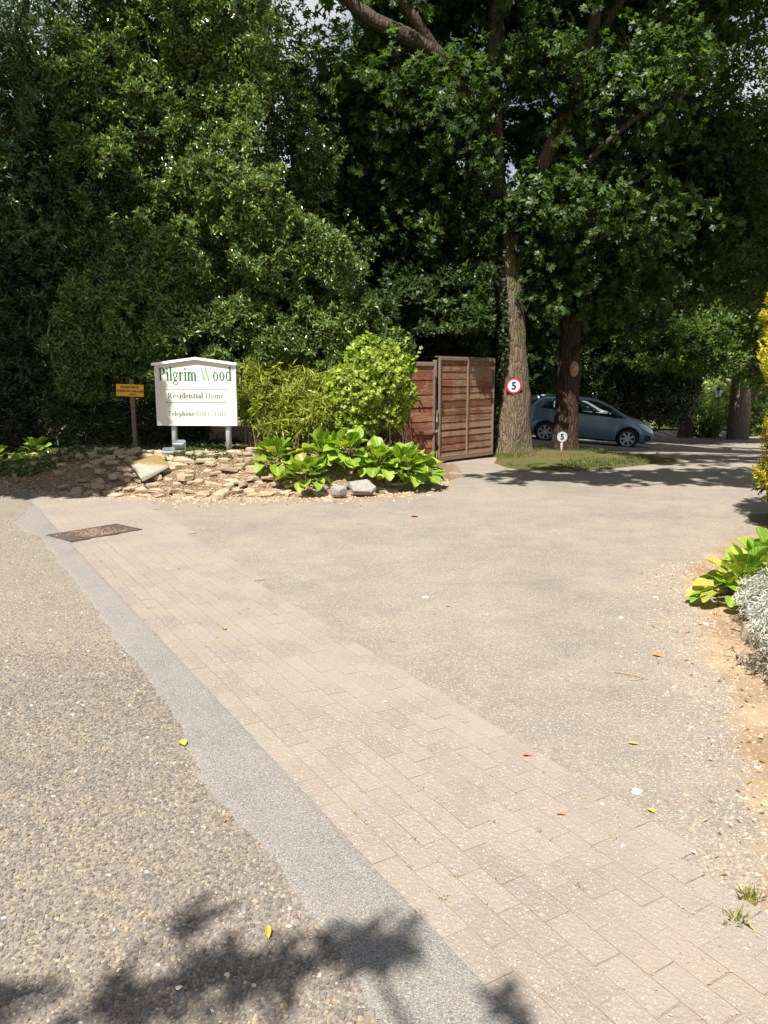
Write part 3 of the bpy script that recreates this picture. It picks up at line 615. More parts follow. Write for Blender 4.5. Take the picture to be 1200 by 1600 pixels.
# ---- big tree with the round speed sign, ivy on its left side
tb = grz(799, 712); TBY = tb.y
T1 = empty('sycamore_tree', tb, 0, 'large forked tree by the open gate with a flared trunk carrying the red-rimmed round sign', 'tree')
def rel(px, py, Y): return at(px, py, Y) - tb
trk = [rel(800, 722, TBY), rel(799, 690, TBY), rel(801, 600, TBY), rel(796, 500, TBY), rel(787, 400, TBY)]
segs = [tube_geo(trk, [.54, .40, .33, .30, .28], 26, 26, .10, 2, .12),
        tube_geo([rel(789, 420, TBY), rel(774, 300, TBY), rel(768, 180, TBY + .1), rel(775, 60, TBY + .2), rel(782, -160, TBY + .4)], [.26, .24, .21, .17, .1], 14, 20, .08, 3),
        tube_geo([rel(788, 400, TBY), rel(812, 340, TBY - .1), rel(838, 280, TBY - .2), rel(878, 190, TBY - .2), rel(918, 90, TBY - .1), rel(940, -60, TBY)], [.17, .16, .15, .15, .14, .08], 12, 20, .08, 5)]
tube('trunk', T1, segs, MT['bark1'])
br = [([(770, 260, 0), (700, 110, -.8), (640, 60, -1.2), (560, 15, -1.5), (450, -120, -1.8)], [.2, .17, .16, .13, .06]), ([(694, 100, -.9), (640, 20, -1.3), (590, -40, -1.4)], [.11, .10, .05]),
      ([(775, 150, 0), (735, 60, 1), (690, -60, 1.5)], [.1, .08, .04]), ([(905, 130, 0), (990, 60, .5), (1080, -20, .8)], [.1, .07, .03]), ([(915, 90, 0), (960, 20, -.5), (1010, -60, -1)], [.09, .07, .03]),
      ([(800, 380, 0), (900, 270, -.6), (1000, 180, -1), (1090, 140, -1.2)], [.08, .06, .05, .02])]
for i, (p, r) in enumerate(br): tube('branch', T1, [tube_geo([rel(a, b_, TBY + c_) for a, b_, c_ in p], r, 9, None, .06, i)], MT['barkd'])  # darker bark than the trunk: shade on the limbs put into the colour
cr_l = [e_(700, 170, 15.2, .95, .9, 1.0), e_(620, 210, 15.6, 1.2, 1.0, 1.1), e_(560, 120, 15.2, 1.1, 1., .9), e_(650, 330, 16, .9, .9, .8), e_(720, 360, 16.2, .7, .7, .7),
        e_(860, 90, 15.5, 1.2, 1, .9), e_(960, 170, 15.6, 1.4, 1.1, .9), e_(900, 340, 15.8, 1.2, 1.1, .7), e_(1040, 100, 15.2, .9, 1, .8), e_(830, 20, 16.5, 1.4, 1.2, .9), e_(700, 20, 17.0, 1.5, 1.2, .9), e_(980, 330, 16, 1.3, 1.1, .9), e_(870, 450, 16.4, 1.0, 1., .7), e_(760, 500, 16.8, .7, .8, .5), e_(960, 450, 16.8, 1.1, 1., .7), e_(820, 200, 17.2, .8, .8, .9), e_(770, 120, 15.4, .7, .7, .6), e_(745, 250, 15.5, .6, .5, .6), e_(860, 300, 15.6, .8, .7, .7), e_(600, 20, 15.2, .9, .8, .6), e_(790, 330, 15.6, .45, .45, .4)]
P, O = in_ell([(a, b_, c_, d_ * 1.22, f_ * 1.15, h_ * 1.22) for a, b_, c_, d_, f_, h_ in cr_l], 24000, .8, .47, 2.2, 7)
g1 = twigs(P, O, 5, .16, .125, .115, (.028, .065, .016), (.095, .155, .034), 'lobed', up=.2, spread=1.1)
hi = [(1.8, 8.1, 7.3, 1.9, 1.2, 0.5), (4.5, 8, 7.3, 2.2, 1.4, 0.5), (7.5, 9.2, 7.7, 2.4, 2, 0.7), (5.1, 10.8, 8, 2.6, 1.6, 0.6), (8.3, 12.7, 8.8, 2.6, 2.4, 0.9), (7.4, 16.2, 10, 3, 3, 1.2), (-2.3, 14.1, 9.2, 1.5, 1.3, 0.8), (1.9, 16.7, 10.5, 4.5, 3.2, 2.2), (5.9, 16.7, 9.6, 2.5, 2.8, 1.6)]
P, O = in_ell(hi, 10500, .5, .33, 1.1, 8); g2 = twigs(P, O, 5, .25, .22, .2, (.035, .075, .018), (.09, .15, .035), 'lobed', up=.2, spread=1.1)
g = join_geo([g1, g2]); foliage('crown', T1, (g[0] - np.array(tuple(tb)), g[1], g[2], g[3]), MT['maple'])
# ivy
n = 5200; zz = rng.random(n); yy = 705 - zz * 330; P = []; O = []
ax = np.array([tuple(at(np.interp(v, [375, 500, 600, 705], [786, 796, 800, 799]), v, TBY)) for v in yy]); a = rng.uniform(math.pi * .72, math.pi * 1.58, n); wide = np.interp(yy, [375, 560, 600, 705], [1.0, .9, .55, .40]); a = math.pi * 1.02 + (a - math.pi * 1.15) * wide
rad = np.interp(yy, [375, 560, 690, 712], [.30, .33, .40, .5]); Od = np.stack([np.cos(a), np.sin(a), 0 * a], -1); P = ax + Od * (rad + rng.random(n) * .09)[:, None]
k_ = n2(a * 2, yy * .01, 2.2, 3) > .30
g = leaf_geo(P[k_], unit(rng.normal(size=(k_.sum(), 3)) * .8 - UP * .6 + Od[k_] * .5), Od[k_] + UP * .3, rng.uniform(.05, .09, k_.sum()), rng.uniform(.045, .08, k_.sum()), tints(k_.sum(), (.012, .028, .010), (.035, .065, .02)), .1, .1, 'lobed')
foliage('ivy', None, g, MT['maple'], label='dark ivy climbing the left side of the trunk with the red-rimmed sign', cat='ivy')
# ---- second trunk
tb2 = grz(884, 708); T2Y = tb2.y
T2 = empty('pine_tree', tb2, 0, 'dark red-brown furrowed trunk standing in front of the blue-grey car', 'tree')
def rel2(px, py, Y): return at(px, py, Y) - tb2
tube('trunk', T2, [tube_geo([rel2(885, 718, T2Y), rel2(884, 700, T2Y), rel2(885, 640, T2Y), rel2(889, 570, T2Y), rel2(893, 400, T2Y), rel2(900, 150, T2Y), rel2(905, -200, T2Y)], [.38, .30, .25, .235, .21, .18, .12], 24, 34, .09, 4, .08)], MT['bark2'])
for q_ in ([tube_geo([rel2(892, 560, T2Y), rel2(902, 545, T2Y - .3), rel2(912, 535, T2Y - .55)], [.09, .075, .06], 9, None, .1, 6)] + [tube_geo([rel2(893, y0, T2Y), rel2((893 + x1) / 2, (y0 + y1) / 2 - 12, T2Y + d / 2), rel2(x1, y1, T2Y + d)], [.07, .05, .02], 7) for y0, x1, y1, d in ((430, 1010, 380, -1.), (330, 1080, 250, .6), (360, 800, 320, .8), (200, 1000, 90, .5), (480, 960, 470, -.8))]): tube('branch', T2, [q_], MT['bark2'])
sc = B(); bmesh.ops.create_uvsphere(sc.b, u_segments=10, v_segments=7, radius=1); bmesh.ops.scale(sc.b, vec=(.10, .05, .17), verts=sc.b.verts)
MT['heart'] = plain('pale_torn_wood', (.42, .27, .16), .8, .2, 0, .25, 14)
o = sc.obj('branch_scar', MT['heart'], T2, True, label='pale torn branch scar'); o.location = rel2(897, 577, T2Y - .27)
cr2 = [e_(930, 380, 18.5, 1.5, 1.2, .9), e_(1000, 300, 19, 1.8, 1.3, 1.2), e_(1080, 230, 18.6, 1.6, 1.2, 1.3), e_(1000, 440, 19, 1.5, 1.2, .8), e_(900, 250, 19.5, 1.3, 1.2, 1.2), e_(1130, 340, 18.6, 1.3, 1.2, 1.1), e_(1000, 160, 20, 1.6, 1.3, 1.4), e_(850, 500, 19.5, 1., 1., .6), e_(940, 505, 19.6, 1.2, 1., .5)]
P, O = in_ell([(a, b_, c_, d_ * 1.2, f_ * 1.2, h_ * 1.2) for a, b_, c_, d_, f_, h_ in cr2], 17000, .8, .45, 2., 12); g = twigs(P, O, 5, .18, .135, .12, (.024, .052, .014), (.07, .12, .027), 'lobed', up=.15, spread=1.1)
foliage('crown', T2, (g[0] - np.array(tuple(tb2)), g[1], g[2], g[3]), MT['maple'])
bx = at(901, 581, T2Y + .18); bb = empty('nest_box', bx, .1, 'small pale grey box fixed to the right side of the red-brown trunk', 'box')
B().box((0, 0, 0), (.13, .12, .34), None, .006).obj('case', MT['postw'], bb); B().box((0, -.02, .185), (.17, .18, .02)).obj('lid', MT['postw'], bb)
# ---- trees on the right and behind
tree('beech_tree', 'broad leafy tree filling the upper right above the lane', 'tree', (16.5, 24.0, -.9),
     [e_(1120, 60, 19.5, 1.5, 1.5, 1.6), e_(1180, 200, 20, 1.6, 1.5, 1.8), e_(1100, 330, 22, 2.0, 1.5, 1.6), e_(1180, 400, 22, 1.8, 1.5, 1.5), e_(1010, 80, 23, 2.2, 1.5, 1.6), e_(1240, 300, 20, 1.8, 1.6, 2.5), e_(1050, 420, 23, 2.0, 1.4, 1.1)],
     12000, 6, .2, .13, .08, (.03, .065, .016), (.12, .18, .04), 'kite', 'maple', gap=.40, gs=1.2, seed=14, tr=.3, barkm='barkd')
fb = grz(1152, 686)
tree('oak_tree', 'straight grey trunk at the far right edge of the lane, beside the lamp post', 'tree', fb,
     [e_(1150, 520, fb.y - 3.5, 2.2, 1.8, 1.0), e_(1060, 525, fb.y - 5, 2.3, 1.6, .85), e_(1020, 560, fb.y - 5, 1.4, 1.3, .5), e_(1110, 565, fb.y - 4.2, 1.7, 1.4, .7), e_(1180, 580, fb.y - 3, 1.3, 1.4, .8), e_(1190, 460, fb.y - 4, 2.4, 2, 1.6), e_(1120, 420, fb.y, 3.5, 2.2, 2.2)],
     9000, 6, .26, .16, .10, (.05, .10, .02), (.15, .22, .045), 'kite', 'maple', gap=.42, gs=.8, seed=15, trunk=[(0, 0, -.1), (-.02, 0, 4.2), (.05, 0, 6), (.3, -.5, 8)], tr=.36, barkm='barkg', up=.5)
far = [(330, 400, 24, 3.0, 3.2), (500, 450, 26, 3.0, 3.0), (640, 400, 28, 3.6, 4.8), (760, 470, 27, 3.0, 3.6), (880, 430, 31, 3.4, 4.6), (980, 400, 30, 3.6, 5.0), (1090, 380, 34, 4.2, 6.0), (1190, 350, 38, 4.5, 7.0), (150, 300, 22, 4, 6)]
for i, (px, py, Y, rx, rz) in enumerate(far):
    c = at(px, py, Y); gzz = float(terr(c.x, Y)); lb = ['far tree seen over the tall sunlit evergreen', 'far tree directly behind the rounded evergreen shrub', 'far tree behind the dark evergreen over the gate', 'far tree behind the forked trunk by the gate', 'far tree between the forked and the red-brown trunk, beyond the cars', 'far dark tree behind the bonnet of the blue-grey car', 'far tree overhanging the shaded lane beyond the car', 'farthest tree behind the grey trunk at the right edge', 'far tree hidden behind the dark evergreen at the left edge'][i]
    es = [(c.x, Y, c.z - rz * (.2 if px < 1000 else 0), rx, 2.0, rz * (.5 if px < 1000 else .4)), (c.x + rx * .4, Y, c.z + rz * .35, rx * .7, 1.8, rz * .4), (c.x - rx * .4, Y + .5, c.z + rz * .1, rx * .75, 1.8, rz * .45), (c.x, Y, gzz + (2.6 if px < 1000 else 6.5), rx * .95, 1.6, 2.0)]
    tree('broadleaf_tree', lb, 'tree', (c.x, Y, gzz), es, 2600, 6, .35, .30, .17, (.018, .038, .012), (.05, .085, .02), 'kite', 'maple', gap=.34 if px not in (330,) else .42, gs=.6, seed=20 + i, tr=.28, group='far trees behind the lane', limbs=6)
# hedge behind the car, dark, and the sunlit bushes seen through the trunks
def bush(name, label, ells, n, k, tw, Ln, W, ca, cb, kind='oval', mat='leaf', cat='bush', gap=.3, gs=1.5, seed=0, low=None, up=.35, stems=200, bright=(.5, 1.35), bz=None, shell=.42, group=None, spread=.9, fold=.25):
    b0 = ells[0]; base = Vector((b0[0], b0[1], bz if bz is not None else gz(b0[0], b0[1]))); t = empty(name, base, 0, label, cat, group); b_ = np.array(tuple(base))
    P, O = in_ell([tuple(e) for e in ells], n, shell, gap, gs, seed, low); g = twigs(P, O, k, tw, Ln, W, ca, cb, kind, up, bright=bright, spread=spread, fold=fold)
    foliage('foliage', t, (g[0] - b_, g[1], g[2], g[3]), MT[mat])
    idx = rng.choice(len(P), min(stems, len(P)), False); A = np.array([[b0[0], b0[1], base.z]]) + rng.normal(size=(len(idx), 3)) * [b0[3] * .45, b0[4] * .3, .01]
    g = stems_geo(A - b_, P[idx] - b_, .008 + Ln * .03); obj('stems', mesh_np('stems', g[0], g[1], g[2], MT['twig']), t); return t
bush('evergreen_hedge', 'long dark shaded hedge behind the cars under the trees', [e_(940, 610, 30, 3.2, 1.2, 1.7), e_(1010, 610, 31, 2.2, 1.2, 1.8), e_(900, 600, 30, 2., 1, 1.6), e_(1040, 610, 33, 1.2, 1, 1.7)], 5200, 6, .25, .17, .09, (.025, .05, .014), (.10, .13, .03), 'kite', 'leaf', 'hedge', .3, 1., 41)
bush('shrub', 'bright yellow-green bush glimpsed between the two trunks above the parked cars', [e_(845, 588, 33, .8, .8, .9), e_(850, 560, 34, 1.1, .8, 1.1)], 1500, 6, .2, .16, .09, (.16, .22, .03), (.34, .38, .06), 'kite', 'bright', 'bush', .25, 1., 42)
bush('shrub', 'pale green low bush left of the lamp post at the far side of the lane', [e_(1095, 662, fb.y + 1.5, 1.1, .7, .75)], 900, 6, .2, .15, .08, (.08, .13, .03), (.2, .27, .06), 'kite', 'bright', 'bush', .25, 1., 43)
bush('shrub', 'pale green bush right of the grey trunk at the far side of the lane', [e_(1180, 655, fb.y + 2.5, .9, .7, .9)], 700, 6, .2, .15, .08, (.10, .15, .03), (.24, .30, .08), 'kite', 'bright', 'bush', .3, 1., 44)
bush('shrub', 'sunlit bushes in the bright meadow behind the lamp post', [e_(1075, 648, 43, 2.2, 1, 1.5), e_(1135, 640, 45, 1.8, 1, 1.7), e_(1190, 640, 44, 2., 1, 1.8), e_(1150, 610, 50, 4, 1, 2.5)], 2600, 6, .3, .24, .13, (.14, .21, .04), (.38, .46, .12), 'kite', 'bright', 'bush', .3, .8, 49)
# shaded undergrowth at the back of the bank
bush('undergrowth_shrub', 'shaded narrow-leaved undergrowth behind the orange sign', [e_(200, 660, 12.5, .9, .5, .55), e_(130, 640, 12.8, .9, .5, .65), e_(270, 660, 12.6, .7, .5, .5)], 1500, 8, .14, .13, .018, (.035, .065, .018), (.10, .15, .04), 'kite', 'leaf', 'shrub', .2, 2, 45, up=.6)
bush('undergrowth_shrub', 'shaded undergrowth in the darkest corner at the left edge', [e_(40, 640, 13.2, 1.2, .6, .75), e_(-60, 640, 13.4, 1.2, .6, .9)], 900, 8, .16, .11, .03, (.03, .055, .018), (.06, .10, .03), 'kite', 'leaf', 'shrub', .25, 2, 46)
# dwarf bamboo
bm_e = [e_(430, 625, 11.9, .52, .35, .36), e_(410, 590, 12.0, .42, .3, .26), e_(470, 600, 12.1, .42, .35, .30), e_(500, 640, 11.7, .42, .3, .30), e_(395, 640, 11.8, .25, .25, .3), e_(450, 665, 11.7, .5, .25, .18)]
t = bush('dwarf_bamboo', 'yellow-green dwarf bamboo with narrow leaves right of the white sign', bm_e, 1150, 7, .12, .16, .026, (.20, .27, .035), (.50, .50, .10), 'kite', 'bright', 'bamboo', .36, 3.5, 47, up=.5, stems=0, bright=(.45, 1.25), fold=.2)
n = 330; A = np.stack([rng.uniform(-2.15, -.6, n), 11.85 + rng.normal(0, .16, n), np.full(n, .40)], -1); Bp = A + np.stack([rng.normal(0, .08, n), rng.normal(0, .08, n), rng.uniform(.2, .6, n)], -1)
g = stems_geo(A - np.array(tuple(t.location)), Bp - np.array(tuple(t.location)), .006); obj('canes', mesh_np('canes', g[0], g[1], g[2], MT['straw']), t)
# round ivy bush
bush('ivy_bush', 'round lime-green leafy bush directly left of the wooden gate', [e_(592, 590, 11.9, .52, .48, .55), e_(565, 620, 11.8, .45, .4, .42), e_(612, 570, 12.0, .42, .4, .38), e_(540, 600, 11.9, .35, .35, .30), e_(600, 645, 11.9, .45, .4, .36), e_(560, 660, 11.8, .42, .35, .26), e_(622, 615, 11.9, .35, .35, .35)], 4600, 5, .06, .062, .052, (.17, .25, .03), (.42, .47, .07), 'lobed', 'bright', 'bush', .24, 3, 48, up=.15, stems=150, bz=.3, shell=.22, spread=1.1, bright=(.6, 1.25))
sp_ = []
P_ = []
for i, (px, py) in enumerate([(640, 520), (655, 545), (548, 520), (575, 512), (615, 515), (645, 600)]):
    p0 = at(px - (px - 592) * .3, py + 35, 11.9); p1 = at(px, py, 11.8); sp_.append(tube_geo([p0, (p0 + p1) / 2 + Vector((.02, 0, .01)), p1], [.006, .005, .003], 4, 4))
    for j in range(7): P_.append(tuple(p0.lerp(p1, j / 6)))
tt = [o for o in C.objects if o.name.startswith('ivy_bush')][0]; o_ = np.array(tuple(tt.location)); P_ = np.array(P_)
g = leaf_geo(P_ - o_, rng.normal(size=P_.shape), UP - np.array([0, 1, 0]) + rng.normal(size=P_.shape) * .4, .07, .06, tints(len(P_), (.25, .33, .04), (.42, .46, .07), (.8, 1.2)), .1, .1, 'lobed'); foliage('shoots', tt, g, MT['bright'], kind='stuff')
g = join_geo(sp_); obj('tendrils', mesh_np('tendrils', g[0] - o_, g[1], g[2], MT['twig']), tt, kind='stuff')

# ---- trees outside the frame that throw the shade: one over the left of the road, one behind the camera
tree('lime_tree', 'tree left of the frame whose overhanging limb shades the left end of the rockery', 'tree', (-9.3, 7.5, 0),
     [(-6.1, 7.2, 6.5, 1.35, 0.95, 0.35), (-8.1, 7.1, 6.6, 1.6, 1.1, 0.5), (-10.1, 7.6, 6.9, 1.8, 1.7, 0.9), (-5.85, 8.9, 7.1, 1.2, 1.1, 0.3), (-7.9, 9.4, 7.3, 1.7, 1.3, 0.5), (-9.7, 9.8, 7.9, 2, 1.6, 1.2), (-10.4, 7.2, 5.2, 1.3, 1.8, 1.4), (-9.3, 10.4, 9.2, 1.7, 1.5, 1), (-7, 10.7, 7.5, 1.3, 0.9, 0.35), (-5.05, 8.1, 6.6, 0.75, 0.5, 0.22), (-5.0, 9.3, 7.3, 1.0, .9, .3), (-5.7, 10.3, 7.7, .9, .7, .25)], 13500, 6, .2, .19, .14, (.035, .07, .02), (.09, .14, .03), 'kite', 'maple', gap=.10, gs=1.6, seed=61, trunk=[(0, 0, -.1), (.1, 0, 2.4), (.6, .3, 5), (1.2, .5, 8)], tr=.3)
tree('lime_tree', 'tree behind the viewer whose drooping twigs shade the bottom of the picture', 'tree', (2.2, -5.8, 0),
     [(-1.1, -0.93, 4.7, 0.19, 0.11, 0.12), (-1.41, -1, 4.7, 0.22, 0.11, 0.14), (-1.72, -1.12, 4.72, 0.25, 0.1, 0.13), (-2.06, -1.16, 4.7, 0.24, 0.09, 0.13), (-1.66, -0.88, 4.75, 0.07, 0.07, 0.06), (-0.72, -1.12, 4.7, 0.12, 0.07, 0.08), (-0.26, -3.56, 5.6, 1.4, 1, 0.8), (1.54, -5.66, 7, 2.2, 2, 1.8)], 4200, 6, .08, .08, .055, (.035, .07, .02), (.09, .14, .03), 'kite', 'maple', gap=.12, gs=3, seed=62, trunk=[(0, 0, -.1), (0, 0, 2.4), (-.2, .3, 5), (-.1, .2, 7)], tr=.10, limbs=2)

# ================================================================== BIG-LEAVED PLANTS
def bleaf(seed, L_=.15, W_=.13):
    random.seed(seed); V = []; Fc = []; nu, nvv = 6, 4; curl = random.uniform(.05, .3); cup = random.uniform(.15, .45); wav = random.uniform(.0, .05)
    for i in range(nu + 1):
        u = i / nu; w_ = W_ * .5 * (max(0, math.sin(math.pi * (.09 + u * .83))) ** .45) * (1 if i < nu else .55)
        for j in range(nvv + 1):
            v = j / nvv * 2 - 1; V.append((v * w_ * (1 - .15 * cup), .07 + u * L_ * (1 - .06 * v * v), cup * v * v * w_ - curl * u * u * L_ + wav * W_ * math.sin(u * 7 + v * 3)))
    for i in range(nu):
        for j in range(nvv): a = i * (nvv + 1) + j; Fc.append((a, a + 1, a + nvv + 2, a + nvv + 1))
    b0 = len(V)
    for yy, r in ((0, .005), (.075, .0045)):
        for a in range(3): V.append((math.cos(a * 2.09) * r, yy, math.sin(a * 2.09) * r - .003))
    for a in range(3): Fc.append((b0 + a, b0 + (a + 1) % 3, b0 + 3 + (a + 1) % 3, b0 + 3 + a))
    return V, Fc
def bigleafmat(name, a, b):
    m = M(name); r_ = m.rnd(); c = m.mix(r_, a, b); sx = m.n('ShaderNodeSeparateXYZ'); m.l(m.tc.outputs['Object'], sx.inputs[0])
    ax_ = m.math('ABSOLUTE', sx.outputs[0]); c = m.mix(m.ramp(ax_, [(0, 1.), (.004, 0.)]), c, tuple(min(1, x * 1.7) for x in b))
    vv = m.math('SUBTRACT', sx.outputs[1], m.math('MULTIPLY', ax_, .8)); k = m.n('ShaderNodeTexWave'); k.inputs['Scale'].default_value = 14; k.inputs['Distortion'].default_value = .6
    cx = m.n('ShaderNodeCombineXYZ'); m.l(vv, cx.inputs[0]); m.l(cx.outputs[0], k.inputs['Vector'])
    c = m.mix(m.ramp(k.outputs['Fac'], [(.75, 0.), (1, .35)]), c, tuple(min(1, x * 1.5) for x in b)); c = m.mix(.5, c, m.ramp(m.noise(20, 4), [(.3, .7), (.7, 1.2)]), 'MULTIPLY')
    m.col(c).rough(.43).spec(.45).bump(k.outputs['Fac'], .25, .003)
    t = m.n('ShaderNodeBsdfTranslucent'); m.l(m.mix(1., c, (1.3, 1.5, .4), 'MULTIPLY'), t.inputs[0]); x = m.n('ShaderNodeMixShader'); x.inputs[0].default_value = .3
    m.l(m.b.outputs[0], x.inputs[1]); m.l(t.outputs[0], x.inputs[2]); m.l(x.outputs[0], m.o.inputs[0]); return m.m
MT['berg'] = bigleafmat('bergenia_leaf', (.10, .20, .02), (.30, .40, .045)); MT['bergd'] = bigleafmat('old_bergenia_leaf', (.25, .27, .04), (.42, .38, .08))
BL = [pym('leaf', *bleaf(s, random.uniform(.125, .15), random.uniform(.13, .16)), MT['berg'], True) for s in range(7)]; BY = [pym('leaf', *bleaf(s + 20), MT['bergd'], True) for s in range(2)]
for m_ in BL + BY: pass
def bergenia(loc, n, rad, label, h=.12, sc=1., seed=0, group=None, tilt=(0, 0), yel=.1):
    random.seed(seed); t = empty('bergenia_plant', loc, 0, label, 'plant', group)
    for i in range(n):
        q = (i + .5) / n; a = i * 2.4 + random.uniform(-.4, .4); el = R(70 - 100 * q ** .9 + random.uniform(-14, 14)); r0 = rad * q * .6
        o = obj('leaf', random.choice(BY if random.random() < yel else BL), t, (math.cos(a) * r0 + tilt[0] * q, math.sin(a) * r0 * .8 + tilt[1] * q, h * (1.05 - q * .75) + random.uniform(-.02, .03)))
        # leaf +Y axis points outwards at elevation el, face turned up and outward
        d = Vector((math.cos(a) * math.cos(el), math.sin(a) * math.cos(el), math.sin(el))); nrm = Vector((-math.cos(a) * math.sin(el), -math.sin(a) * math.sin(el), math.cos(el)))
        if random.random() < .35: nrm = -nrm if el > R(45) else nrm
        nrm = (nrm + Vector((random.gauss(0, .25), random.gauss(0, .25), random.gauss(0, .25)))); x_ = d.cross(nrm).normalized(); nrm = x_.cross(d)
        o.rotation_euler = Matrix((x_, d, nrm)).transposed().to_euler(); s = sc * random.uniform(.8, 1.25); o.scale = (s, s, s)
    random.seed(seed + 1); A = np.zeros((6, 3)) + np.array([0, 0, -.05]) + rng.normal(size=(6, 3)) * .02; Bp = A + np.array([0, 0, h + .05]) + rng.normal(size=(6, 3)) * [.08, .08, .02]; g = stems_geo(A, Bp, .014); obj('stems', mesh_np('stems', g[0], g[1], g[2], MT['twig']), t)
    return t
gB = 'large-leaved plants along the front of the bank'
for i, (px, py, Y, n, rad, h, lb) in enumerate([(432, 728, 10.9, 36, .36, .16, 'leftmost large-leaved green plant in front of the bamboo'), (478, 748, 10.55, 28, .28, .12, 'large-leaved plant spilling lowest over the stones, with one yellow leaf at its foot'),
     (505, 722, 11.0, 30, .34, .20, 'large-leaved plant between the bamboo and the round bush'), (543, 722, 10.9, 34, .34, .22, 'tallest large-leaved plant, above the small rounded pale stone'),
     (592, 730, 10.9, 32, .34, .18, 'large-leaved plant below the round lime bush, above the broad grey slab'), (634, 730, 10.95, 36, .34, .20, 'large-leaved plant second from the gate with upright leaves'), (656, 742, 11.1, 30, .28, .16, 'rightmost large-leaved plant next to the foot of the gate')]):
    p = at(px, py, Y); p.z = max(.02, min(p.z, gz(p.x, p.y) + .10)); bergenia(p, int(n * 1.15), rad * .85, lb, h, 1.32, 100 + i, gB, (0, -.12), .07)
p = at(58, 705, 12.0); bergenia((p.x, p.y, p.z - .1), 22, .3, 'large-leaved plant in deep shade at the left end of the bank', .14, 1., 120, None, (0, -.05), 0)
p = at(-10, 715, 12.1); bergenia((p.x, p.y, p.z - .1), 18, .3, 'large-leaved plant cut by the left edge of the picture', .14, 1., 121, None, (0, -.05), 0)
# right bed
bergenia((2.58, 5.35, .04), 50, .34, 'large-leaved yellow-green plant at the right edge of the drive beside the silver shrub', .17, .95, 130, None, (-.06, -.1), .25)
bergenia((2.95, 5.75, .03), 44, .36, 'taller large-leaved plant between the golden conifer and the silver shrub', .20, 1.0, 131, None, (-.05, -.05), .08)
xs = np.linspace(0, 1, 14); ysr = np.linspace(2.6, 9.2, 60); e = np.interp(ysr, rby, rbx) + .12 * (n2(ysr, 0, 2, 6) - .5); X = e[:, None] + xs[None] * 3.0; Y = np.repeat(ysr[:, None], 14, 1)
Z = .16 * sstep(.12, .75, X - e[:, None]) * sstep(2.6, 4, Y) * sstep(9.2, 8, Y) - .004 + .02 * (n2(X, Y, 6) - .5) * sstep(.1, .4, X - e[:, None]); lattice('right_bed_soil', X, Y, Z, MT['soil'])
ss = [(2.66, 4.34, .13, .52, .52, .26), (2.78, 4.75, .16, .5, .4, .24), (2.52, 3.98, .09, .42, .38, .22)]
bush('silver_shrub', 'low mound of white woolly foliage at the right edge', ss, 7000, 6, .05, .042, .0075, (.50, .50, .42), (.74, .74, .68), 'kite', 'silver', 'shrub', .12, 6, 70, up=.5, stems=60, bz=.08, shell=.25, bright=(.6, 1.15), low=.03)
put(stone_me(140, n=7), None, (2.30, 4.5, .03), (.2, .34, .12), (.05, .12, .3), 'stone', label='pale stone edging under the left side of the white woolly shrub', cat='stone')
put(stone_me(141, n=7), None, (2.2, 3.78, .03), (.26, .2, .12), (.05, .12, .3), 'stone', label='dark-sided stone below the white woolly shrub at the right edge', cat='stone')
n = 900; P = np.stack([rng.uniform(2.0, 2.5, n), rng.uniform(3.5, 4.2, n), rng.uniform(.02, .10, n)], -1); g = leaf_geo(P, rng.normal(size=(n, 3)) + np.array([-.4, -.4, -.2]), rng.normal(size=(n, 3)), rng.uniform(.04, .11, n), .004, tints(n, (.12, .10, .08), (.34, .30, .24)), .1, .3, 'kite')
foliage('dead_stems', None, g, MT['silver'], label='dry grey twigs hanging below the white woolly shrub', kind='stuff')
n = 5200; y = rng.uniform(2.0, 6.6, n); x = np.interp(y, rby, rbx) + rng.normal(-.02, .22, n); rubble('verge_litter', np.stack([x, y, np.full(n, .004)], -1), .002, .011, (.24, .15, .09), (.56, .43, .28), 'crumbs of soil, husks and grit along the sandy verge at the right edge')
n = 420; y = rng.uniform(2.2, 6.4, n); x = np.interp(y, rby, rbx) + rng.normal(.02, .18, n); g = leaf_geo(np.stack([x, y, np.full(n, .010)], -1), rng.normal(size=(n, 3)) * [1, 1, .15], UP + rng.normal(size=(n, 3)) * .4, rng.uniform(.01, .035, n), rng.uniform(.006, .014, n), tints(n, (.20, .12, .06), (.50, .38, .20), (.7, 1.2)), .3, .2, 'kite'); foliage('verge_leaf_litter', None, g, MT['silver'], label='small dry leaves scattered on the sandy verge at the right edge', kind='stuff')
# golden conifer
ce = [(4.84, 7.9, .55, .95, .8, .6), (4.84, 7.9, 1.1, .95, .85, .65), (4.84, 7.9, 1.7, .92, .85, .65), (4.9, 7.9, 2.3, .82, .8, .6), (4.85, 7.9, 2.9, .6, .6, .6)]
ct = empty('golden_conifer', (4.8, 7.9, 0), 0, 'golden yellow conifer cut by the right edge of the picture', 'conifer'); P, O = in_ell(ce, 14000, .12, .1, 3, 71)
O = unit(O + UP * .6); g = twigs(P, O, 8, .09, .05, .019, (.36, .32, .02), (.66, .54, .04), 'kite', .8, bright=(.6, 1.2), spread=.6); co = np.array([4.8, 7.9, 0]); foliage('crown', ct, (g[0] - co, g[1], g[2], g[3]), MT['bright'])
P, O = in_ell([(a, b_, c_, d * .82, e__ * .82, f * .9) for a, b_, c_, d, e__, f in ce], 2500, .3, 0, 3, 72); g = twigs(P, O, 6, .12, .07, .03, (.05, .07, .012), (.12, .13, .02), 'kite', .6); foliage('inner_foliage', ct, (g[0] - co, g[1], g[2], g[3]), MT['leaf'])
tube('trunk', ct, [tube_geo([(0, 0, -.1), (0, 0, 1.5), (.1, 0, 3)], [.09, .06, .02], 8)], MT['barkd'])

